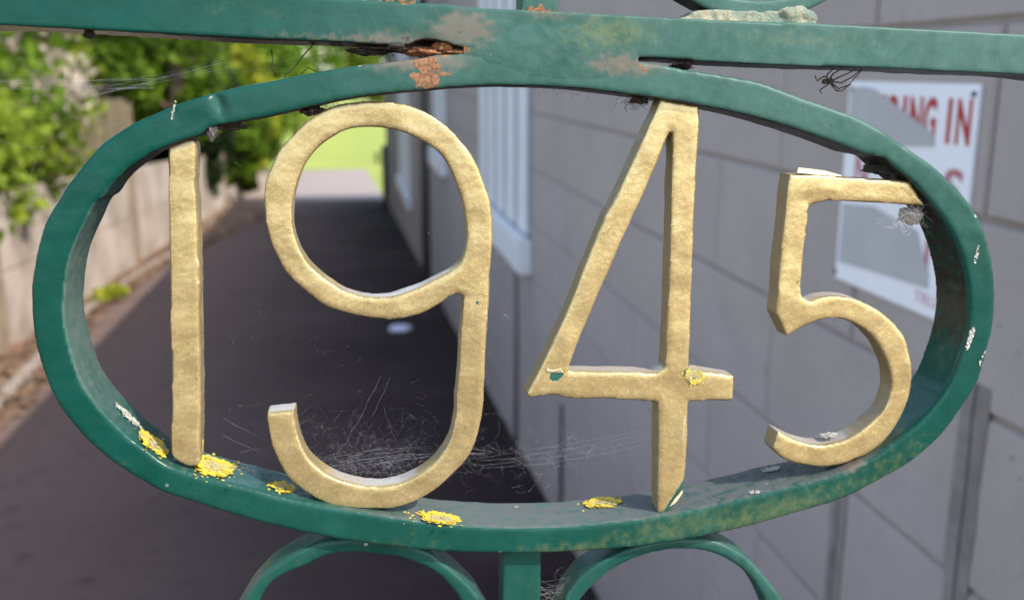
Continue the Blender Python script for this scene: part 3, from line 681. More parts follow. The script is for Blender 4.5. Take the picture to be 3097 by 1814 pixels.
for (y, z) in ((1.144, 1.520), (1.462, 1.233), (1.450, 1.520), (1.146, 1.236)):
    bm = bmesh.new(); bmesh.ops.create_cone(bm, segments=14, radius1=.0042, radius2=.003, depth=.003, cap_ends=True)
    me = bpy.data.meshes.new('screw'); bm.to_mesh(me); bm.free()
    x_, y_ = sloc(y, z); me.transform(Matrix.Translation((x_, y_, .0035))); me.transform(SM); link('screw', me, SCREW, sg)

# ------------------------------------------------------------------ the gate: frame x along the rail, y away from the camera, z up
GM = Matrix(((0.99871295, 0.02404591, 0.04465682, 0.05290547), (-0.02569841, 0.99899192, 0.03680674, 0.32613358), (-0.04372675, -0.03790697, 0.99832411, 1.47288949), (0, 0, 0, 1)))
gate = empty('gate', mw=GM)
tag(gate, 'old green painted iron gate with an oval frame holding the gold figures 1945', 'gate')

def resample(pts, step, closed=True, rough=0, seed=0):
    """Catmull-Rom through pts (x,z,sharp); sharp points stay corners"""
    n = len(pts); out = []
    A = [np.array(p[:2], float) for p in pts]; S = [p[2] for p in pts]
    for i in range(n if closed else n-1):
        p1, p2 = A[i], A[(i+1) % n]
        p0 = A[i-1] if not S[i] else p1-(p2-p1)
        p3 = A[(i+2) % n] if not S[(i+1) % n] else p2+(p2-p1)
        L = np.linalg.norm(p2-p1); k = max(1, int(L/step))
        for j in range(k):
            t = j/k
            q = .5*((2*p1)+(-p0+p2)*t+(2*p0-5*p1+4*p2-p3)*t*t+(-p0+3*p1-3*p2+p3)*t**3)
            if rough:
                q = q+rough*np.array([noise.noise((q[0]*.35, q[1]*.35, seed)), noise.noise((q[0]*.35, q[1]*.35, seed+9))])
            out.append((q[0]/1000, q[1]/1000))
    return out

def prism(loops, y0, y1):
    """solid between depth y0 and y1 from outline loops (first outer, others holes), metres"""
    vs = [Vector((x, z, 0)) for lp in loops for x, z in lp]
    tris = tessellate_polygon([[Vector((x, z, 0)) for x, z in lp] for lp in loops])
    bm = bmesh.new()
    F = [bm.verts.new((v.x, y0, v.y)) for v in vs]; Bk = [bm.verts.new((v.x, y1, v.y)) for v in vs]
    for t in tris:
        try:
            bm.faces.new([F[i] for i in t]); bm.faces.new([Bk[i] for i in t][::-1])
        except ValueError: pass
    o = 0
    for lp in loops:
        n = len(lp)
        for i in range(n):
            a, b = o+i, o+(i+1) % n
            try: bm.faces.new((F[a], F[b], Bk[b], Bk[a]))
            except ValueError: pass
        o += n
    bmesh.ops.recalc_face_normals(bm, faces=bm.faces)
    me = bpy.data.meshes.new('prism'); bm.to_mesh(me); bm.free(); return me

def organic(name, me, mat, parent, voxel=.00065, smooth=5, lump=.00016, lscale=160, fine=.00004, paint=None, label=None, extra=None):
    """close, round and hand-roughen a solid as thick brushed paint does"""
    ob = bpy.data.objects.new('tmp', me); col.objects.link(ob)
    r = ob.modifiers.new('r', 'REMESH'); r.mode = 'VOXEL'; r.voxel_size = voxel; r.use_smooth_shade = True
    s = ob.modifiers.new('s', 'SMOOTH'); s.factor = .5; s.iterations = smooth
    dg = bpy.context.evaluated_depsgraph_get(); dg.update()
    out = bpy.data.meshes.new_from_object(ob.evaluated_get(dg)); bpy.data.objects.remove(ob)
    n = len(out.vertices)
    co = np.empty(n*3, np.float32); out.vertices.foreach_get('co', co); co = co.reshape(-1, 3)
    no = np.empty(n*3, np.float32); out.vertices.foreach_get('normal', no); no = no.reshape(-1, 3)
    nn = noise.noise
    d = np.fromiter((lump*nn((c[0]*lscale, c[1]*lscale, c[2]*lscale))+fine*nn((c[0]*600, c[1]*600, c[2]*600)) for c in co.tolist()), np.float32, n)
    if extra is not None: d = d+extra(co*1000, no)
    co = co+no*d[:, None]
    out.vertices.foreach_set('co', co.ravel())
    out.polygons.foreach_set('use_smooth', np.ones(len(out.polygons), bool))
    if paint:
        for k, v in paint(co*1000, no).items(): attr(out, k, np.clip(v, 0, 1.2))
    out.update(); out.name = name; out.materials.clear()
    o = link(name, out, mat, parent)
    if label: o['label'] = label
    return o

def blob(co, x, z, rx, rz, k=1.0, ang=0.):
    dx, dz = co[:, 0]-x, co[:, 2]-z
    c, s = math.cos(ang), math.sin(ang)
    u, v = dx*c+dz*s, -dx*s+dz*c
    return k*np.exp(-((u/rx)**2+(v/rz)**2))
def sstep(x, a, b):
    t = np.clip((x-a)/(b-a), 0, 1); return t*t*(3-2*t)

def warp(co, k=1.0):
    x, z = co[:, 0], co[:, 2]; w = co.copy()
    w[:, 0] = x+k*(1.6*np.sin(.71*x+1.3*z)+1.1*np.sin(1.9*z-.53*x+1)+.7*np.sin(2.7*x+3.1*z+2))
    w[:, 2] = z+k*(.7*np.sin(.83*x-.9*z+.5)+.5*np.sin(2.1*x+.7*z+4)+.3*np.sin(4.3*x-2.2*z))
    return w
def paint_green(co, no):
    co = warp(np.asarray(co))
    x, y, z = co[:, 0], co[:, 1], co[:, 2]
    up = np.clip(no[:, 2], 0, 1); dn = np.clip(-no[:, 2], 0, 1)
    dust = .0+.55*sstep(x, -95, -5)*sstep(z, 30, 80)+.30*sstep(x, 20, 120)*sstep(z, -70, -20)*.6+.10
    dust = dust+.75*sstep(up, .6, .95)*sstep(z, -40, -75)*sstep(np.abs(x-10), 75, 20)
    dust = dust-.25*sstep(x, 120, 160)*sstep(z, 40, 0)-.22*sstep(-x, 100, 140)
    algae = .02+blob(co, -170, 90, 12, 3, .4)+blob(co, -88, 92, 26, 4, .42)+blob(co, 30, 92, 16, 6, .6)+blob(co, 22, 86, 30, 7, .35)+blob(co, 95, 92, 40, 5, .5)
    algae = algae+blob(co, 60, -84, 34, 7, .55, .25)+blob(co, 105, -78, 34, 7, .6, .35)+blob(co, -40, -88, 26, 6, .35)+blob(co, 20, -92, 16, 4, .5)+blob(co, -130, -60, 28, 8, .3, -.6)+blob(co, 150, -58, 12, 22, .4, -.6)
    algae = algae+blob(co, 139, -57, 10, 14, .7, -.5)*(y > 3)
    edge = .18*sstep(z, -30, -70)*(no[:, 1] < -.5)
    algae = algae+edge*0.5
    primer = blob(co, -20, 90.5, 8.5, 4.6, 1.1)+blob(co, -18, 88, 12, 4, .55)+blob(co, 33, 80.5, 12, 3.6, .95)+blob(co, 8, 95, 13, 2.4, .7)+blob(co, -62, 84.2, 26, 1.2, .7)+blob(co, -30, 78, 16, 3.0, .75)+blob(co, -46, 77, 14, 4, .45)+blob(co, -44, 86, 12, 3, .55)+blob(co, -28, 82, 16, 5, .35)+blob(co, 40, 79, 16, 4, .35)+blob(co, 131, -60.5, 6, 2.6, 1.15, .4)+blob(co, -112, -55.5, 9, 2.6, .8, -.5)
    rust = blob(co, -31, 74.5, 5.4, 6.5, 1.05, .25)+blob(co, -22, 82.0, 11, 1.0, .7)+blob(co, -26, 83.2, 7, 1.4, .8)+blob(co, 6, 97, 9, 1.2, .75)+blob(co, -40, 97, 9, 1.2, .75)+blob(co, 40, 79.5, 10, 1.0, .45)
    soot_shade = .95*sstep(dn, .55, .85)*(z > -20)*(1-.35*sstep(x, 60, 160))+blob(co, -32, 84, 9, 2.0, .8)+.6*sstep(dn, .35, .8)*(z < -5)*(no[:, 1] > -.93)  # undersides carry painted shade, gap and lower edges are dirt
    soot_shade = soot_shade+blob(co, 150, 44, 12, 9, .5)*(y > 4)+.62*sstep(-no[:, 0], .5, .9)*sstep(x, 120, 150)*sstep(z, -34, -8)*(y > 2.2)  # inner right face darkened with painted shade over its dirt
    dust = dust+.9*sstep(-x, 120, 150)*sstep(no[:, 0], .3, .8)
    grit = .95*sstep(no[:, 2], .6, .95)*sstep(z, -40, -72)*sstep(x, -75, -20)+.12*sstep(no[:, 2], .5, .9)*(z < -30)+.55*sstep(-x, 120, 150)*sstep(no[:, 0], .3, .8)
    return dict(grit=grit, dust=np.clip(dust, 0, .9), algae=algae, primer=primer, rust=rust, soot_shade=soot_shade)

def paint_low(co, no):
    d = paint_green(co, no); n = len(co)
    return dict(dust=.16+.25*np.clip(no[:, 2], 0, 1)+.2*sstep(co[:, 0], 40, 110), algae=np.full(n, .22), primer=np.zeros(n), rust=np.zeros(n), soot_shade=.5*sstep(co[:, 2], -100, -90)*(co[:, 1] > 8))  # backs darkened with painted shade close under the oval

# oval frame; a dent and a kink where the figure 1 is welded, dents on the right
def dents(co, no):
    f = (no[:, 1] < -.5)
    d = -1.5*blob(co, -96.6, 63.2, 1.7, 5, 1, .35)*f*1e-3+.55*blob(co, -103, 62.5, 4, 4, 1)*f*1e-3
    d = d+.4*blob(co, 128, 57, 5, 6, 1)*f*1e-3-.5*blob(co, 134, 55, 3, 6, 1, -.7)*f*1e-3
    d = d-.5*blob(co, -110.5, 61, .8, 4, 1, .3)*f*1e-3
    return d
oval = organic('date_frame', prism([resample(OO, 1.5, rough=.10, seed=3), resample(OI, 1.5, rough=.12, seed=5)], .00015, .0237), GREEN, gate, .0007, 9, .00016, paint=paint_green, extra=dents, label='green oval iron frame around the four gold figures')
# top rail, running on to both stiles
def raildent(co, no):
    f = (no[:, 1] < -.5)
    return (-.5*blob(co, -33, 85, 7, 2.2, 1)*f+.3*blob(co, -18, 90, 9, 4, 1)*f)*1e-3
organic('top_rail', prism([resample(RAIL, 1.5, rough=.12, seed=8)], 0, .025), GREEN, gate, .0007, 9, .00018, paint=paint_green, extra=raildent, label='heavy green top rail with rust and faded paint at its middle')
def gbox(x0, z0, x1, z1, y0, y1, name, mat=GREEN, parent=gate, bevel=.0015):
    o = MB().box((x0/1000, y0/1000, z0/1000), (x1/1000, y1/1000, z1/1000)).build(name, mat, parent, bevel=bevel)
    n = len(o.data.vertices)
    attr(o.data, 'dust', np.full(n, .2)); attr(o.data, 'algae', np.full(n, .2)); return o
# weld that runs rail and oval together
def weld_sheet():
    V = []; F = []; nx, nz = 150, 60
    for j in range(nz):
        for i in range(nx):
            u, v = -1.12+2.24*i/(nx-1), -1.12+2.24*j/(nz-1)
            r = abs(u)**2.6+abs(v)**2.2
            x, z = 10+26*u, 83.6+1.0*u*v-.4*u+7.6*v*(1-.25*u*u)
            h = .34*(1-r)+.10*noise.noise((x*.22, z*.3, 3))+.05*noise.noise((x*.8, z*.8, 7))
            V.append((x/1000, -max(h, -.5)/1000, z/1000))
    for j in range(nz-1):
        for i in range(nx-1):
            k = j*nx+i; F.append((k, k+1, k+nx+1, k+nx))
    me = mesh_np('weld', V, F, True); n = len(V)
    no = np.tile(np.array([0., -1., 0.]), (n, 1))
    for k, v in paint_green(np.array(V)*1000, no).items(): attr(me, k, np.clip(v, 0, 1.2))
    return me
link('weld', weld_sheet(), GREEN, gate)['label'] = 'smooth painted weld joining rail and oval'

def paint_gold(fig):
    def f(co, no):
        x, y, z = co[:, 0], co[:, 1], co[:, 2]
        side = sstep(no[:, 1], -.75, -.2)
        grime_shade = .22*side+.9*side*np.clip(-no[:, 2]*1.2, 0, 1)+.62*side*np.clip(-no[:, 0], 0, 1)+.25*side*(y > 8)  # down and left facing sides carry painted shade over edge dirt
        for (gx_, gz_, gr) in ((-107, 57, 6), (-103, -57, 5), (-52, 66, 9), (-57, -80, 12), (66, 70, 6), (62, -75, 4), (146, 40, 7), (128, -60, 9), (-16, 8, 2.5), (62, 57, 2.5), (105, 6, 4), (62, -26, 2.2)):
            grime_shade = grime_shade+blob(co, gx_, gz_, gr, gr*.5, .42)
        chip = np.zeros(len(co))
        if fig == 4:
            chip = blob(co, 16.4, -27.4, 2.0, 2.2, 1.05)+blob(co, 18.6, -26.6, 1.6, 1.4, .7)+1.2*((x > 60.5+(z+77)*.55) & (z < -66) & (x > 59)).astype(float)*(z < -66)
            grime_shade = grime_shade+.5*side*(no[:, 0] < -.3)*(x < 50)*(y > 4)
        if fig == 9:
            chip = blob(co, -11.8, -1.4, .8, 1.2, .8)
        if fig == 5:
            grime_shade = grime_shade+blob(co, 127, -54, 8, 3, .35)+.3*side*(no[:, 0] < -.4)  # blob is dirt, the darkened left side is painted shade
        return dict(grime_shade=grime_shade, chip=chip, dust=sstep(no[:, 2], .75, .95)*(y > 4.3))
    return f
def weldbumps(co, no):
    return (.5*blob(co, 95, 4, 4, 4, 1)+.35*blob(co, 112, 41, 6, 2.0, 1)-.3*blob(co, 104, 37, 3, 2, 1))*1e-3*(no[:, 1] < -.4)
DEP = (.003, .0122)
def dome(loops, depth, reach):
    """front faces swell gently away from their outline, as thickly painted bar does"""
    pts = [p for lp in loops for p in lp]
    kd = kdtree.KDTree(len(pts))
    for i, (x, z) in enumerate(pts): kd.insert((x*1000, 0, z*1000), i)
    kd.balance()
    def f(co, no):
        d = np.array([kd.find((c[0], 0, c[2]))[2] if m else 99 for c, m in zip(co.tolist(), (no[:, 1] < -.25).tolist())])
        return -depth*1e-3*(1-np.clip(d/reach, 0, 1))**2
    return f
def figure(label, outer, hole, fig, extra=None, rough=.13):
    loops = [resample(outer, 1.2, rough=rough, seed=fig*3)]
    if hole: loops.append(resample(hole, 1.2, rough=rough, seed=fig*3+1))
    dm = dome(loops, .30, 2.4)
    ex = (lambda co, no: dm(co, no)+extra(co, no)) if extra else dm
    return organic('numeral', prism(loops, *DEP), GOLD, gate, .0005, 9, .00026, 130, .00005, paint_gold(fig), label, ex)
figure('gold figure 1, a plain upright bar', ONE, None, 1)
figure('gold figure 9 with a long hooked tail', NINE, NINE_HOLE, 9)
four = figure('gold figure 4 with a chipped green spot and lichen', FOUR, FOUR_HOLE, 4)
five = figure('gold figure 5 with peeling paint on its top bar', FIVE, None, 5, weldbumps)

# scrollwork and bars below and above
def ybars(name, pts, y0, y1, label=None, p=paint_low, mat=GREEN):
    return organic(name, prism([resample(pts, 1.5, rough=.12, seed=2)], y0, y1), mat, gate, .0008, 5, .00014, paint=p, label=label)
ybars('scroll', SCROLL_A, .005, .019, 'green C scroll under the oval, left of the lower bar')
ybars('scroll', SCROLL_B, .005, .019, 'green C scroll under the oval, right of the lower bar')
ybars('bar', LOWBAR, .006, .0185, 'square green bar under the middle of the oval')
ybars('bar', UPBAR, .006, .0185, 'square green bar above the rail with a rusty foot', paint_green)
ybars('bar', UPBAR2, .006, .0185, 'square green bar above the rail, left of the other', paint_green)
# ring above the rail
rc, ro, ri = (79.0, 147.0), 49.4, 43.6
ring = [(rc[0]+ro*1.02*math.cos(a), rc[1]+ro*math.sin(a), 0) for a in np.linspace(0, 2*math.pi, 40, endpoint=False)]
rin = [(rc[0]+ri*1.02*math.cos(a), rc[1]+ri*math.sin(a)+.3, 0) for a in np.linspace(0, 2*math.pi, 40, endpoint=False)]
organic('ring', prism([resample(ring, 1.5), resample(rin, 1.5)], .005, .019), GREEN, gate, .0009, 4, .00016, paint=paint_green, label='green iron ring standing on the rail at upper right')
wp = [(53, 95.3, 0), (57, 97.6, 0), (62, 99.6, 0), (72, 99.8, 0), (84, 100.2, 0), (92, 101.5, 0), (96, 102.4, 0), (101, 100.5, 0), (102, 97.6, 0), (99, 95.6, 0), (76, 95.0, 0)]
def ringweldshape(co, no): return (1.0*blob(co, 92, 100.2, 4.2, 2.6, 1)-.9*blob(co, 88.5, 98.6, 1.8, 1.6, 1)-.8*blob(co, 96.5, 98.4, 2.2, 1.2, 1))*1e-3*(no[:, 1] < -.2)
organic('ring_weld', prism([resample(wp, 1.0, rough=.5, seed=4)], .0032, .017), WELD, gate, .0005, 4, .0004, 260, .0001, extra=ringweldshape, label='lumpy chalky weld between ring and rail')
# rusty feet and rust in the gap between rail and oval
def rust_chunk(x, y, z, rx, ry, rz, name='rust_flake', mat=RUST, seed=0, sub=4, amp=.45):
    bm = bmesh.new(); bmesh.ops.create_icosphere(bm, subdivisions=sub, radius=1)
    for v in bm.verts:
        k = 1+amp*noise.noise(v.co*1.6+Vector((seed, 0, 0)))+amp*.5*noise.noise(v.co*4.5+Vector((seed, 3, 0)))+amp*.25*noise.noise(v.co*11)
        v.co = Vector((x+v.co.x*rx*k, y+v.co.y*ry*k, z+v.co.z*rz*k))/1000
    me = bpy.data.meshes.new(name); bm.to_mesh(me); bm.free()
    me.polygons.foreach_set('use_smooth', [True]*len(me.polygons))
    return link(name, me, mat, gate)
rust_chunk(6, 11, 95.6, 9.2, 7.5, 1.7, 'rusty_foot', seed=1)
rust_chunk(-39.5, 11, 95.6, 9.0, 7.5, 1.7, 'rusty_foot', seed=2)
rust_chunk(-25.8, 4.5, 83.6, 3.0, 3.2, 2.3, 'rust_flake', seed=4)
rust_chunk(-32.0, 6.0, 81.8, 7.0, 4.0, 1.5, 'rust_flake', seed=5)
rust_chunk(-19.5, 5.0, 81.9, 8.5, 4.0, 1.0, 'rust_flake', seed=6)
rust_chunk(-9.5, 3.5, 81.9, 6.0, 3.0, .75, 'rust_flake', seed=7)
rust_chunk(-99.6, 6.5, 54.5, 1.6, 4.2, 3.4, 'dirt_deposit', SMEAR, seed=8)
for (x, y, z, a, b, c, s) in ((-41, 9, 82.6, 9, 7, 1.7, 11), (-34, 13, 84.0, 10, 6, 2.3, 12), (-50, 10, 81.0, 5, 6, 1.0, 13), (-136.8, 8, 82.2, 1.5, 3, 1.2, 14), (-67.5, 10, 61.2, 4.2, 7, 1.4, 15), (42.5, 9, 69.2, 2.2, 5, 1.7, 16), (57, 10, 80.9, 3.0, 6, .9, 17), (138, 13, 48.5, 7, 6, 2.2, 18), (-96, 10, 55.6, 6, 6, 1.3, 20)):
    rust_chunk(x, y, z, a, b, c, 'dirt_deposit', DEBRIS, s, 4, .7)

# stiles and lower rail of the gate outside the picture, down to the path
gbox(-352, -1480, -320, 330, -1, 27, 'stile'); gbox(468, -1500, 500, 330, -1, 27, 'stile')
gbox(-318, 83.2, -178.5, 95.6, .5, 24.5, 'top_rail'); gbox(206, 82.8, 466, 94.8, .5, 24.5, 'top_rail')
gbox(-318, 300, 466, 312, 0, 25, 'upper_rail'); gbox(-318, -1380, 466, -1366, 0, 25, 'bottom_rail')
gbox(2, -1364, 15.8, -124.2, 6, 18.5, 'bar')
for x in (-285, -235, 250, 310, 370, 430): gbox(x, -1364, x+12.5, 85, 6, 18.5, 'bar')

# ------------------------------------------------------------------ lichen, crust, flakes on the metal
def lichen(c, tang, nrm, ru, rv, n, seed, parent, name='lichen', mat=LICHEN, lobe=1.25, label=None, notch=None):
    """many small ruffled lobes in a rosette; c mm, tang/nrm unit vectors, second axis from their cross"""
    rnd = random.Random(seed); T = Vector(tang).normalized(); N = Vector(nrm).normalized(); B = N.cross(T)
    V = []; F = []; age = []
    n = int(n*1.5); lobe *= .8
    for i in range(n):
        a = rnd.random()*2*math.pi; rr = math.sqrt(rnd.random())
        lim = .78+.30*noise.noise((math.cos(a)*1.7+seed, math.sin(a)*1.7, seed*.3))+.12*noise.noise((math.cos(a)*5, math.sin(a)*5, seed))
        sat = rnd.random() < .06
        if sat: lim *= 1.15+.7*rnd.random(); rr = 1
        u, v = math.cos(a)*rr*ru*lim, math.sin(a)*rr*rv*lim
        s = lobe*(.55+.7*rnd.random())*(.65+.5*rr)*(.5 if sat else 1)
        base = Vector(c)+T*u+B*v+N*((.05 if sat else .15)+(.1 if sat else .35)*rnd.random())
        out = (T*u+B*v); out = out.normalized() if out.length > 1e-6 else T
        tilt = (N*(1.2+.5*rnd.random())+out*rnd.uniform(-.45, .25)+T*rnd.uniform(-.2, .2)).normalized()
        X = (out-tilt*out.dot(tilt)).normalized(); Yv = tilt.cross(X)
        k = len(V); m = 9
        V.append(base+tilt*.12); age.append(min(1, max(0, 1.15-rr*1.35))*rnd.uniform(.3, 1))
        for j in range(m):
            th = 2*math.pi*j/m; q = s*(.75+.35*rnd.random()); ruff = .16*s*math.sin(3*th+rnd.random()*2)
            V.append(base+X*(q*1.12*math.cos(th))+Yv*(q*math.sin(th))+tilt*ruff); age.append(min(1, max(0, 1.2-rr*1.5)*(.5+.8*rnd.random())))
        for j in range(m): F.append((k, k+1+j, k+1+(j+1) % m))
    me = mesh_np(name, np.array([tuple(v) for v in V])/1000, F, True); attr(me, 'age', age)
    o = link(name, me, mat, parent)
    if label: o['label'] = label
    return o
def on_floor(key, ru, rv, n, seed, dx=0, dy=0, **kw):
    x, y, z, tx, tz = FLOOR[key]
    tx, tz = -tx, -tz
    return lichen((x+dx*tx, y+dy, z+dx*tz), (tx, 0, tz), (-tz, 0, tx), ru, rv, n, seed, oval, **kw)
on_floor('a', 7.5, 6.0, 130, 3, label='yellow lichen left of the figure 1')
on_floor('b', 8.0, 11.0, 380, 5, dx=-1.5, dy=-5, label='largest yellow lichen, right of the foot of the figure 1')
lichen((-106.0, 6.5, -55.5), (0, .25, 1), (1, -.4, .1), 6.0, 2.4, 60, 8, oval, lobe=1.0, label='yellow lichen climbing the side of the figure 1')
on_floor('c', 4.6, 5.5, 70, 9, label='yellow lichen left of the hook of the figure 9')
on_floor('d', 9.4, 5.2, 190, 12, label='yellow lichen at the front lip of the oval below the figure 9')
on_floor('e', 7.6, 5.4, 150, 14, dx=0, dy=-3, label='yellow lichen left of the foot of the figure 4')
on_floor('w1', 7.5, 2.6, 150, 21, name='white_crust', mat=CRUST, lobe=.55)
on_floor('w2', 4.6, 2.2, 90, 22, name='white_crust', mat=CRUST, lobe=.6, dy=-3)
on_floor('w3', 2.2, 1.6, 36, 23, name='white_crust', mat=CRUST, lobe=.5)
lichen((67, 2.75, -27.3), (1, 0, -.1), (0, -1, 0), 4.4, 2.6, 80, 31, four, lobe=.85, label='small yellow lichen on the crossing of the figure 4')
lichen((123, 7.5, -51.6), (1, 0, .2), (0, 0, 1), 4.2, 2.5, 60, 33, five, name='white_crust', mat=CRUST, lobe=.7)
lichen((171.0, .45, -11.5), (.15, 0, 1), (0, -1, 0), 5.2, 1.0, 55, 35, oval, name='white_crust', mat=CRUST, lobe=.55)
lichen((176.6, .6, -19.5), (.3, 0, 1), (.5, -1, 0), 4.0, .5, 30, 36, oval, name='white_crust', mat=CRUST, lobe=.5)
lichen((169.3, .45, 19.5), (.1, 0, 1), (0, -1, 0), 4.5, .5, 26, 37, oval, name='white_crust', mat=CRUST, lobe=.4)
lichen((-34.5, 1.6, -79.6), (1, 0, 0), (0, -.5, 1), 1.9, 1.0, 22, 38, oval, name='white_crust', mat=CRUST, lobe=.6)
lichen((-110.4, .35, 59.5), (.25, 0, 1), (0, -1, 0), 3.4, .25, 18, 39, oval, name='white_crust', mat=CRUST, lobe=.35)
def flake(pts, name, mat, parent, th=.35):
    m = MB(); n = len(pts)
    m.v = [(x/1000, y/1000, z/1000) for x, y, z in pts]+[(x/1000, (y+th*.4)/1000, (z+th)/1000) for x, y, z in pts]
    m.f = [tuple(range(n)), tuple(range(n, 2*n))[::-1]]+[(i, (i+1) % n, n+(i+1) % n, n+i) for i in range(n)]
    return m.build(name, mat, parent)
flake([(99.5, 3.0, 46.4), (100, 3.4, 47.8), (102, 4.2, 47.1), (104.5, 3.6, 47.5), (107, 4.4, 46.6), (110, 3.6, 47.0), (113.6, 3.8, 46.2), (116, 3.2, 45.6), (108, 2.8, 45.7)], 'paint_flake', PEEL, five)
flake([(13.4, 2.6, -25.6), (13.6, 2.2, -24.9), (15.5, 2.4, -25.3), (18.3, 2.0, -24.6), (19.4, 2.5, -25.9), (17, 2.8, -26.0)], 'paint_flake', PEEL, four)
flake([(64.6, 3.0, -52), (65.2, 2.6, -50.5), (65.4, 2.7, -42), (64.7, 3.0, -42.5), (64.3, 3.1, -47)], 'paint_flake', PEEL, four, .2)
flake([(-1.5+63.3, 2.7, -76.6), (63.2, 2.4, -74), (66, 2.5, -70.6), (66.3, 2.7, -71.4), (64, 2.9, -75.2)], 'paint_flake', PEEL, four, .3)

# ------------------------------------------------------------------ cobwebs, dead spiders, twigs caught on the gate
def G(x, y, z): return GM @ Vector((x/1000, y/1000, z/1000))
def web(name, strands, label, cat='cobweb', mat=SILK):
    m = MB()
    for pts, r in strands: m.tube([G(*p) for p in pts], r*.24/1000, 3)
    o = m.build(name, mat); tag(o, label, cat); return o
def strand(a, b, sag=2., n=9, wob=.6):
    out = []
    for i in range(n+1):
        t = i/n
        out.append((a[0]+(b[0]-a[0])*t+random.uniform(-wob, wob)*.5, a[1]+(b[1]-a[1])*t, a[2]+(b[2]-a[2])*t-sag*4*t*(1-t)+random.uniform(-wob, wob)*.5))
    return out
def fuzz(cx, cy, cz, sx, sy, sz, n, l0, l1, r=.022):
    out = []
    for i in range(n):
        p = Vector((random.gauss(cx, sx), random.gauss(cy, sy), random.gauss(cz, sz))); l = random.uniform(l0, l1)
        d = Vector((random.gauss(0, 1), random.gauss(0, .4), random.gauss(0, .7))).normalized()*l
        k = Vector((random.gauss(0, 1), random.gauss(0, .4), random.gauss(0, 1)))*l*.2
        out.append(([tuple(p), tuple(p+d*.25+k*.75), tuple(p+d*.5+k), tuple(p+d*.75+k*.75), tuple(p+d)], r*random.uniform(.6, 1.3)))
    return out
S = []
for i in range(7): S.append((strand((-60+random.uniform(-3, 3), 9+i, -65+i*.6), (-6+random.uniform(-4, 4), 10+i, -58+random.uniform(-2, 3)), random.uniform(-3, -1)), .035))
S += fuzz(-50, 11, -62, 14, 3, 4.2, 380, 1.2, 6, .02)
S += fuzz(-42, 11, -54, 17, 3, 8, 200, 2, 9, .017)
S.append((strand((-92, 8, -56), (-60, 12, -66), -4), .04)); S.append((strand((-98, 9, -50), (-70, 12, -62), 2), .035)); S.append((strand((-98, 9, -44), (-64, 12, -60), 2), .03))
S.append((strand((-60, 10, -60), (-44, 11, -30), 1, 8, 1.0), .05)); S.append((strand((-47, 10, -44), (-41, 11, -30), .5, 6), .04))
web('cobweb', S, 'dense cobweb in the crook of the hook of the figure 9')
S = []
for i in range(4): S.append((strand((-8, 8+i, -63+i), (62, 9+i, -52+i*1.3), 2.5-i*.6), .035))
S += fuzz(10, 11, -60, 17, 3, 4.5, 230, 1.5, 6, .02); S += fuzz(36, 11, -50, 14, 3, 9, 50, 3, 12, .018)
web('cobweb', S, 'thin sagging cobweb stretched between the figures 9 and 4')
S = []
for i in range(9): S.append((strand((-190, 10+i, 66+i*.8), (-118, 10, 70+random.uniform(-4, 1)), random.uniform(1, 3)), .05))
for i in range(9): S.append((strand((-142+random.uniform(-5, 5), 10, 64+random.uniform(-2, 2)), (-92+random.uniform(-8, 4), 12, 76+random.uniform(-1.5, 1.5)), random.uniform(.5, 1.5)), .045))
for i in range(5): S.append((strand((-108+i*3, 11, 72), (-62+i*4, 12, 83-i), 1), .028))
S += fuzz(-150, 12, 56, 16, 3, 10, 26, 4, 20, .018)
web('cobweb', S, 'long pale cobweb strands between the rail and the upper left of the oval')
S = []
for i in range(12): S.append((strand((14.8, 10+random.uniform(-3, 4), -105-random.uniform(0, 16)), (31+random.uniform(-3, 8), 10, -104-random.uniform(0, 18)), random.uniform(.5, 4), 7), .05))
S += fuzz(22, 10, -112, 5, 3, 4, 60, 3, 9, .03)
web('cobweb', S, 'cobweb between the lower bar and the right C scroll')
S = fuzz(-6, 10, 20, 6, 3, 20, 40, .6, 3, .03)+fuzz(10, 10, 0, 22, 3, 25, 60, .5, 3, .022)+fuzz(-60, 10, -10, 22, 3, 22, 60, .5, 4, .02)
S += [(strand((-12, 9, 14), (-8, 9, -5), .5, 12, 1.2), .03), (strand((-42, 9, 34), (-28, 9, 46), 0), .03)]
web('stray_silk', S, 'scattered bits of stray silk hanging inside the oval round the figure 9')['kind'] = 'stuff'
# egg sac under the top bar of the 5
bm = bmesh.new(); bmesh.ops.create_icosphere(bm, subdivisions=4, radius=1)
for v in bm.verts:
    k = .9+.4*noise.noise(v.co*1.7)+.25*noise.noise(v.co*4)+.12*noise.noise(v.co*11)
    v.co = G(148+v.co.x*4.6*k, 10+v.co.y*4.0*k, 32.2+v.co.z*3.6*k)
me = bpy.data.meshes.new('egg_sac'); bm.to_mesh(me); bm.free(); me.polygons.foreach_set('use_smooth', [True]*len(me.polygons))
sac = link('egg_sac', me, simple('dusty_silk_felt', (.27, .24, .20), (.42, .385, .34), 400, .95, .9, 900, .001)); tag(sac, 'fluffy grey spider egg sac under the right end of the top bar of the 5', 'egg sac')
m = MB()
for pts, r in fuzz(144, 8, 32, 4.0, 3, 2.5, 150, 1.5, 4, .022): m.tube([G(*p) for p in pts], r/1000, 3)
o = m.build('silk_fuzz', SILK); o.parent = sac

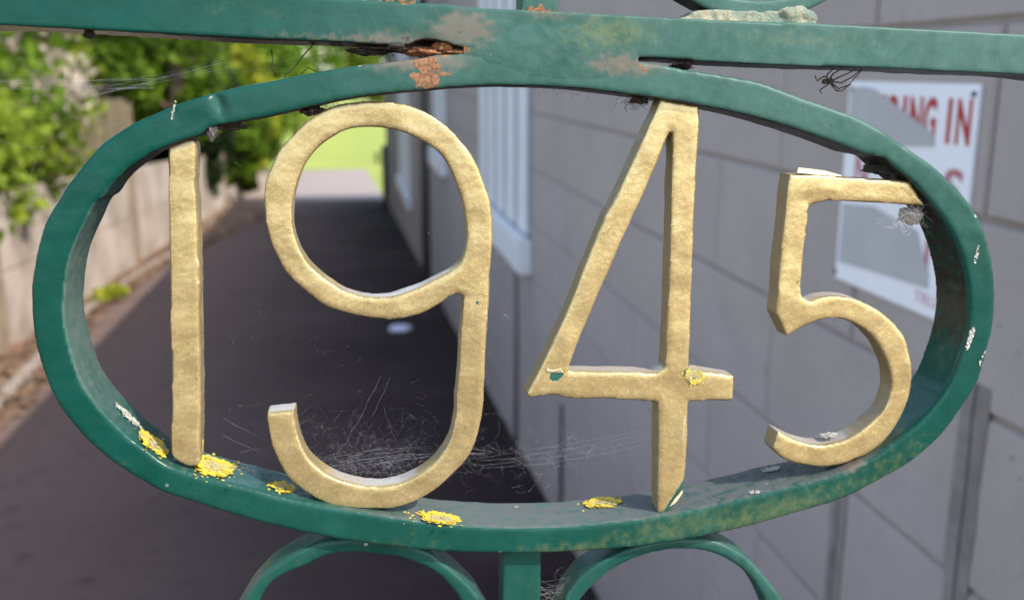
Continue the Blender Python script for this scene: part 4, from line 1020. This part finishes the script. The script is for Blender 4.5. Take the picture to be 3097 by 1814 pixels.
def spider(label, x, z, s, flip=1, y=9):
    t = empty('dead_spider', G(x, y, z)); tag(t, label, 'spider', 'dead spiders hanging from the rail')
    inv = Matrix.Translation(t.location).inverted()
    def put(mbo, nm, sm=True):
        o = mbo.build(nm, HUSK, None, smooth=sm); o.data.transform(inv); o.parent = t
    def lump(cx, cz, a, b, nm):
        m = MB(); P = []; R2 = []
        for i in range(9):
            u = -1+2*i/8; P.append(G(cx+a*u, y, cz+.15*a*u)); R2.append(max(.05, b*math.sqrt(max(0, 1-u*u)))/1000)
        put(m.tube(P, R2, 8), nm)
    lump(x, z, 1.5*s, 1.1*s, 'body'); lump(x-1.9*s*flip, z-.2*s, 1.1*s, .9*s, 'abdomen')
    legs = [((0, 0), (-3.2, 1.5), (-5.6, -.2), (-6.6, 1.8)), ((0, -.3), (-2.6, -2.2), (-4.0, -3.2), (-3.2, -4.4)), ((.5, .2), (3.0, 1.6), (6.5, 3.2), (9.8, 5.2)), ((.5, 0), (4.0, -.4), (8.0, 1.8), (11.2, 4.6)),
            ((.5, -.3), (3.6, -2.4), (7.2, -1.0), (11.5, 4.2)), ((.3, -.4), (3.0, -3.0), (5.0, -3.2), (8.2, -.6)), ((.2, .3), (1.4, 2.6), (3.0, 3.6), (5.0, 4.8)), ((-.2, .3), (-.6, 2.2), (.8, 3.6), (2.0, 4.8))]
    for i, L in enumerate(legs):
        m = MB(); pts = []
        for (a, b) in L: pts.append((x+a*s*flip, y+(i-4)*.5*s, z+b*s))
        dense = [tuple(np.array(pts[k])*(1-q)+np.array(pts[k+1])*q) for k in range(3) for q in (0, .33, .66)]+[pts[-1]]
        put(m.tube([G(*p) for p in dense], [(.34-.018*k)*s/1000 for k in range(10)], 5), 'leg')
spider('dead brown spider with long folded legs hanging under the rail, right of the figure 4', 111.0, 78.3, 1.0)
spider('small curled dead spider in the gap between rail and oval at the weld\'s right', 55.5, 81.0, .55)
def twig(label, pts, r):
    m = MB(); o = m.tube([G(*p) for p in pts], [r*(1-.5*i/len(pts))/1000 for i in range(len(pts))], 6).build('twig', HUSK, smooth=True); tag(o, label, 'twig', 'dry stalks caught under the rail'); return o
twig('forked black stalk hanging from the rail above the figure 9, the longest of the three', [(-67, 10, 83.4), (-69, 10, 81), (-71.5, 10, 78), (-74, 10, 74.5), (-76.5, 10, 72.5), (-78, 10, 69)], .28)
twig('short hooked black stalk rising from the oval beside the longest one', [(-72, 11, 69.5), (-71.5, 11, 73), (-69.5, 11, 75.2), (-66.5, 11, 74), (-64.6, 11, 72)], .24)
twig('thin black stalk hanging alone left of the other two', [(-81, 10, 80.2), (-80.6, 10, 77), (-80.9, 10, 74.5), (-79.6, 10, 71.8)], .22)
# moss and hair roots in the gap
m = MB()
for pts, r in fuzz(-47, 9, 82.0, 6.5, 3, 1.5, 170, 1, 4.0, .07)+fuzz(-62, 9, 63, 4, 3, 1.0, 40, 1, 3.5, .07)+fuzz(41, 9, 68.5, 2.6, 3, 1.2, 60, 1.5, 4, .06)+fuzz(20, 9, 71, 12, 3, .5, 46, 1, 2.6, .04)+fuzz(-122, 9, 50.5, 3, 3, 2.5, 34, 1, 2.5, .07):
    m.tube([G(*p) for p in pts], r/1000, 4)
tag(m.build('moss_fringe', DEBRIS), 'wispy dark moss and root hairs clinging under the rail and oval', 'moss', kind='stuff')
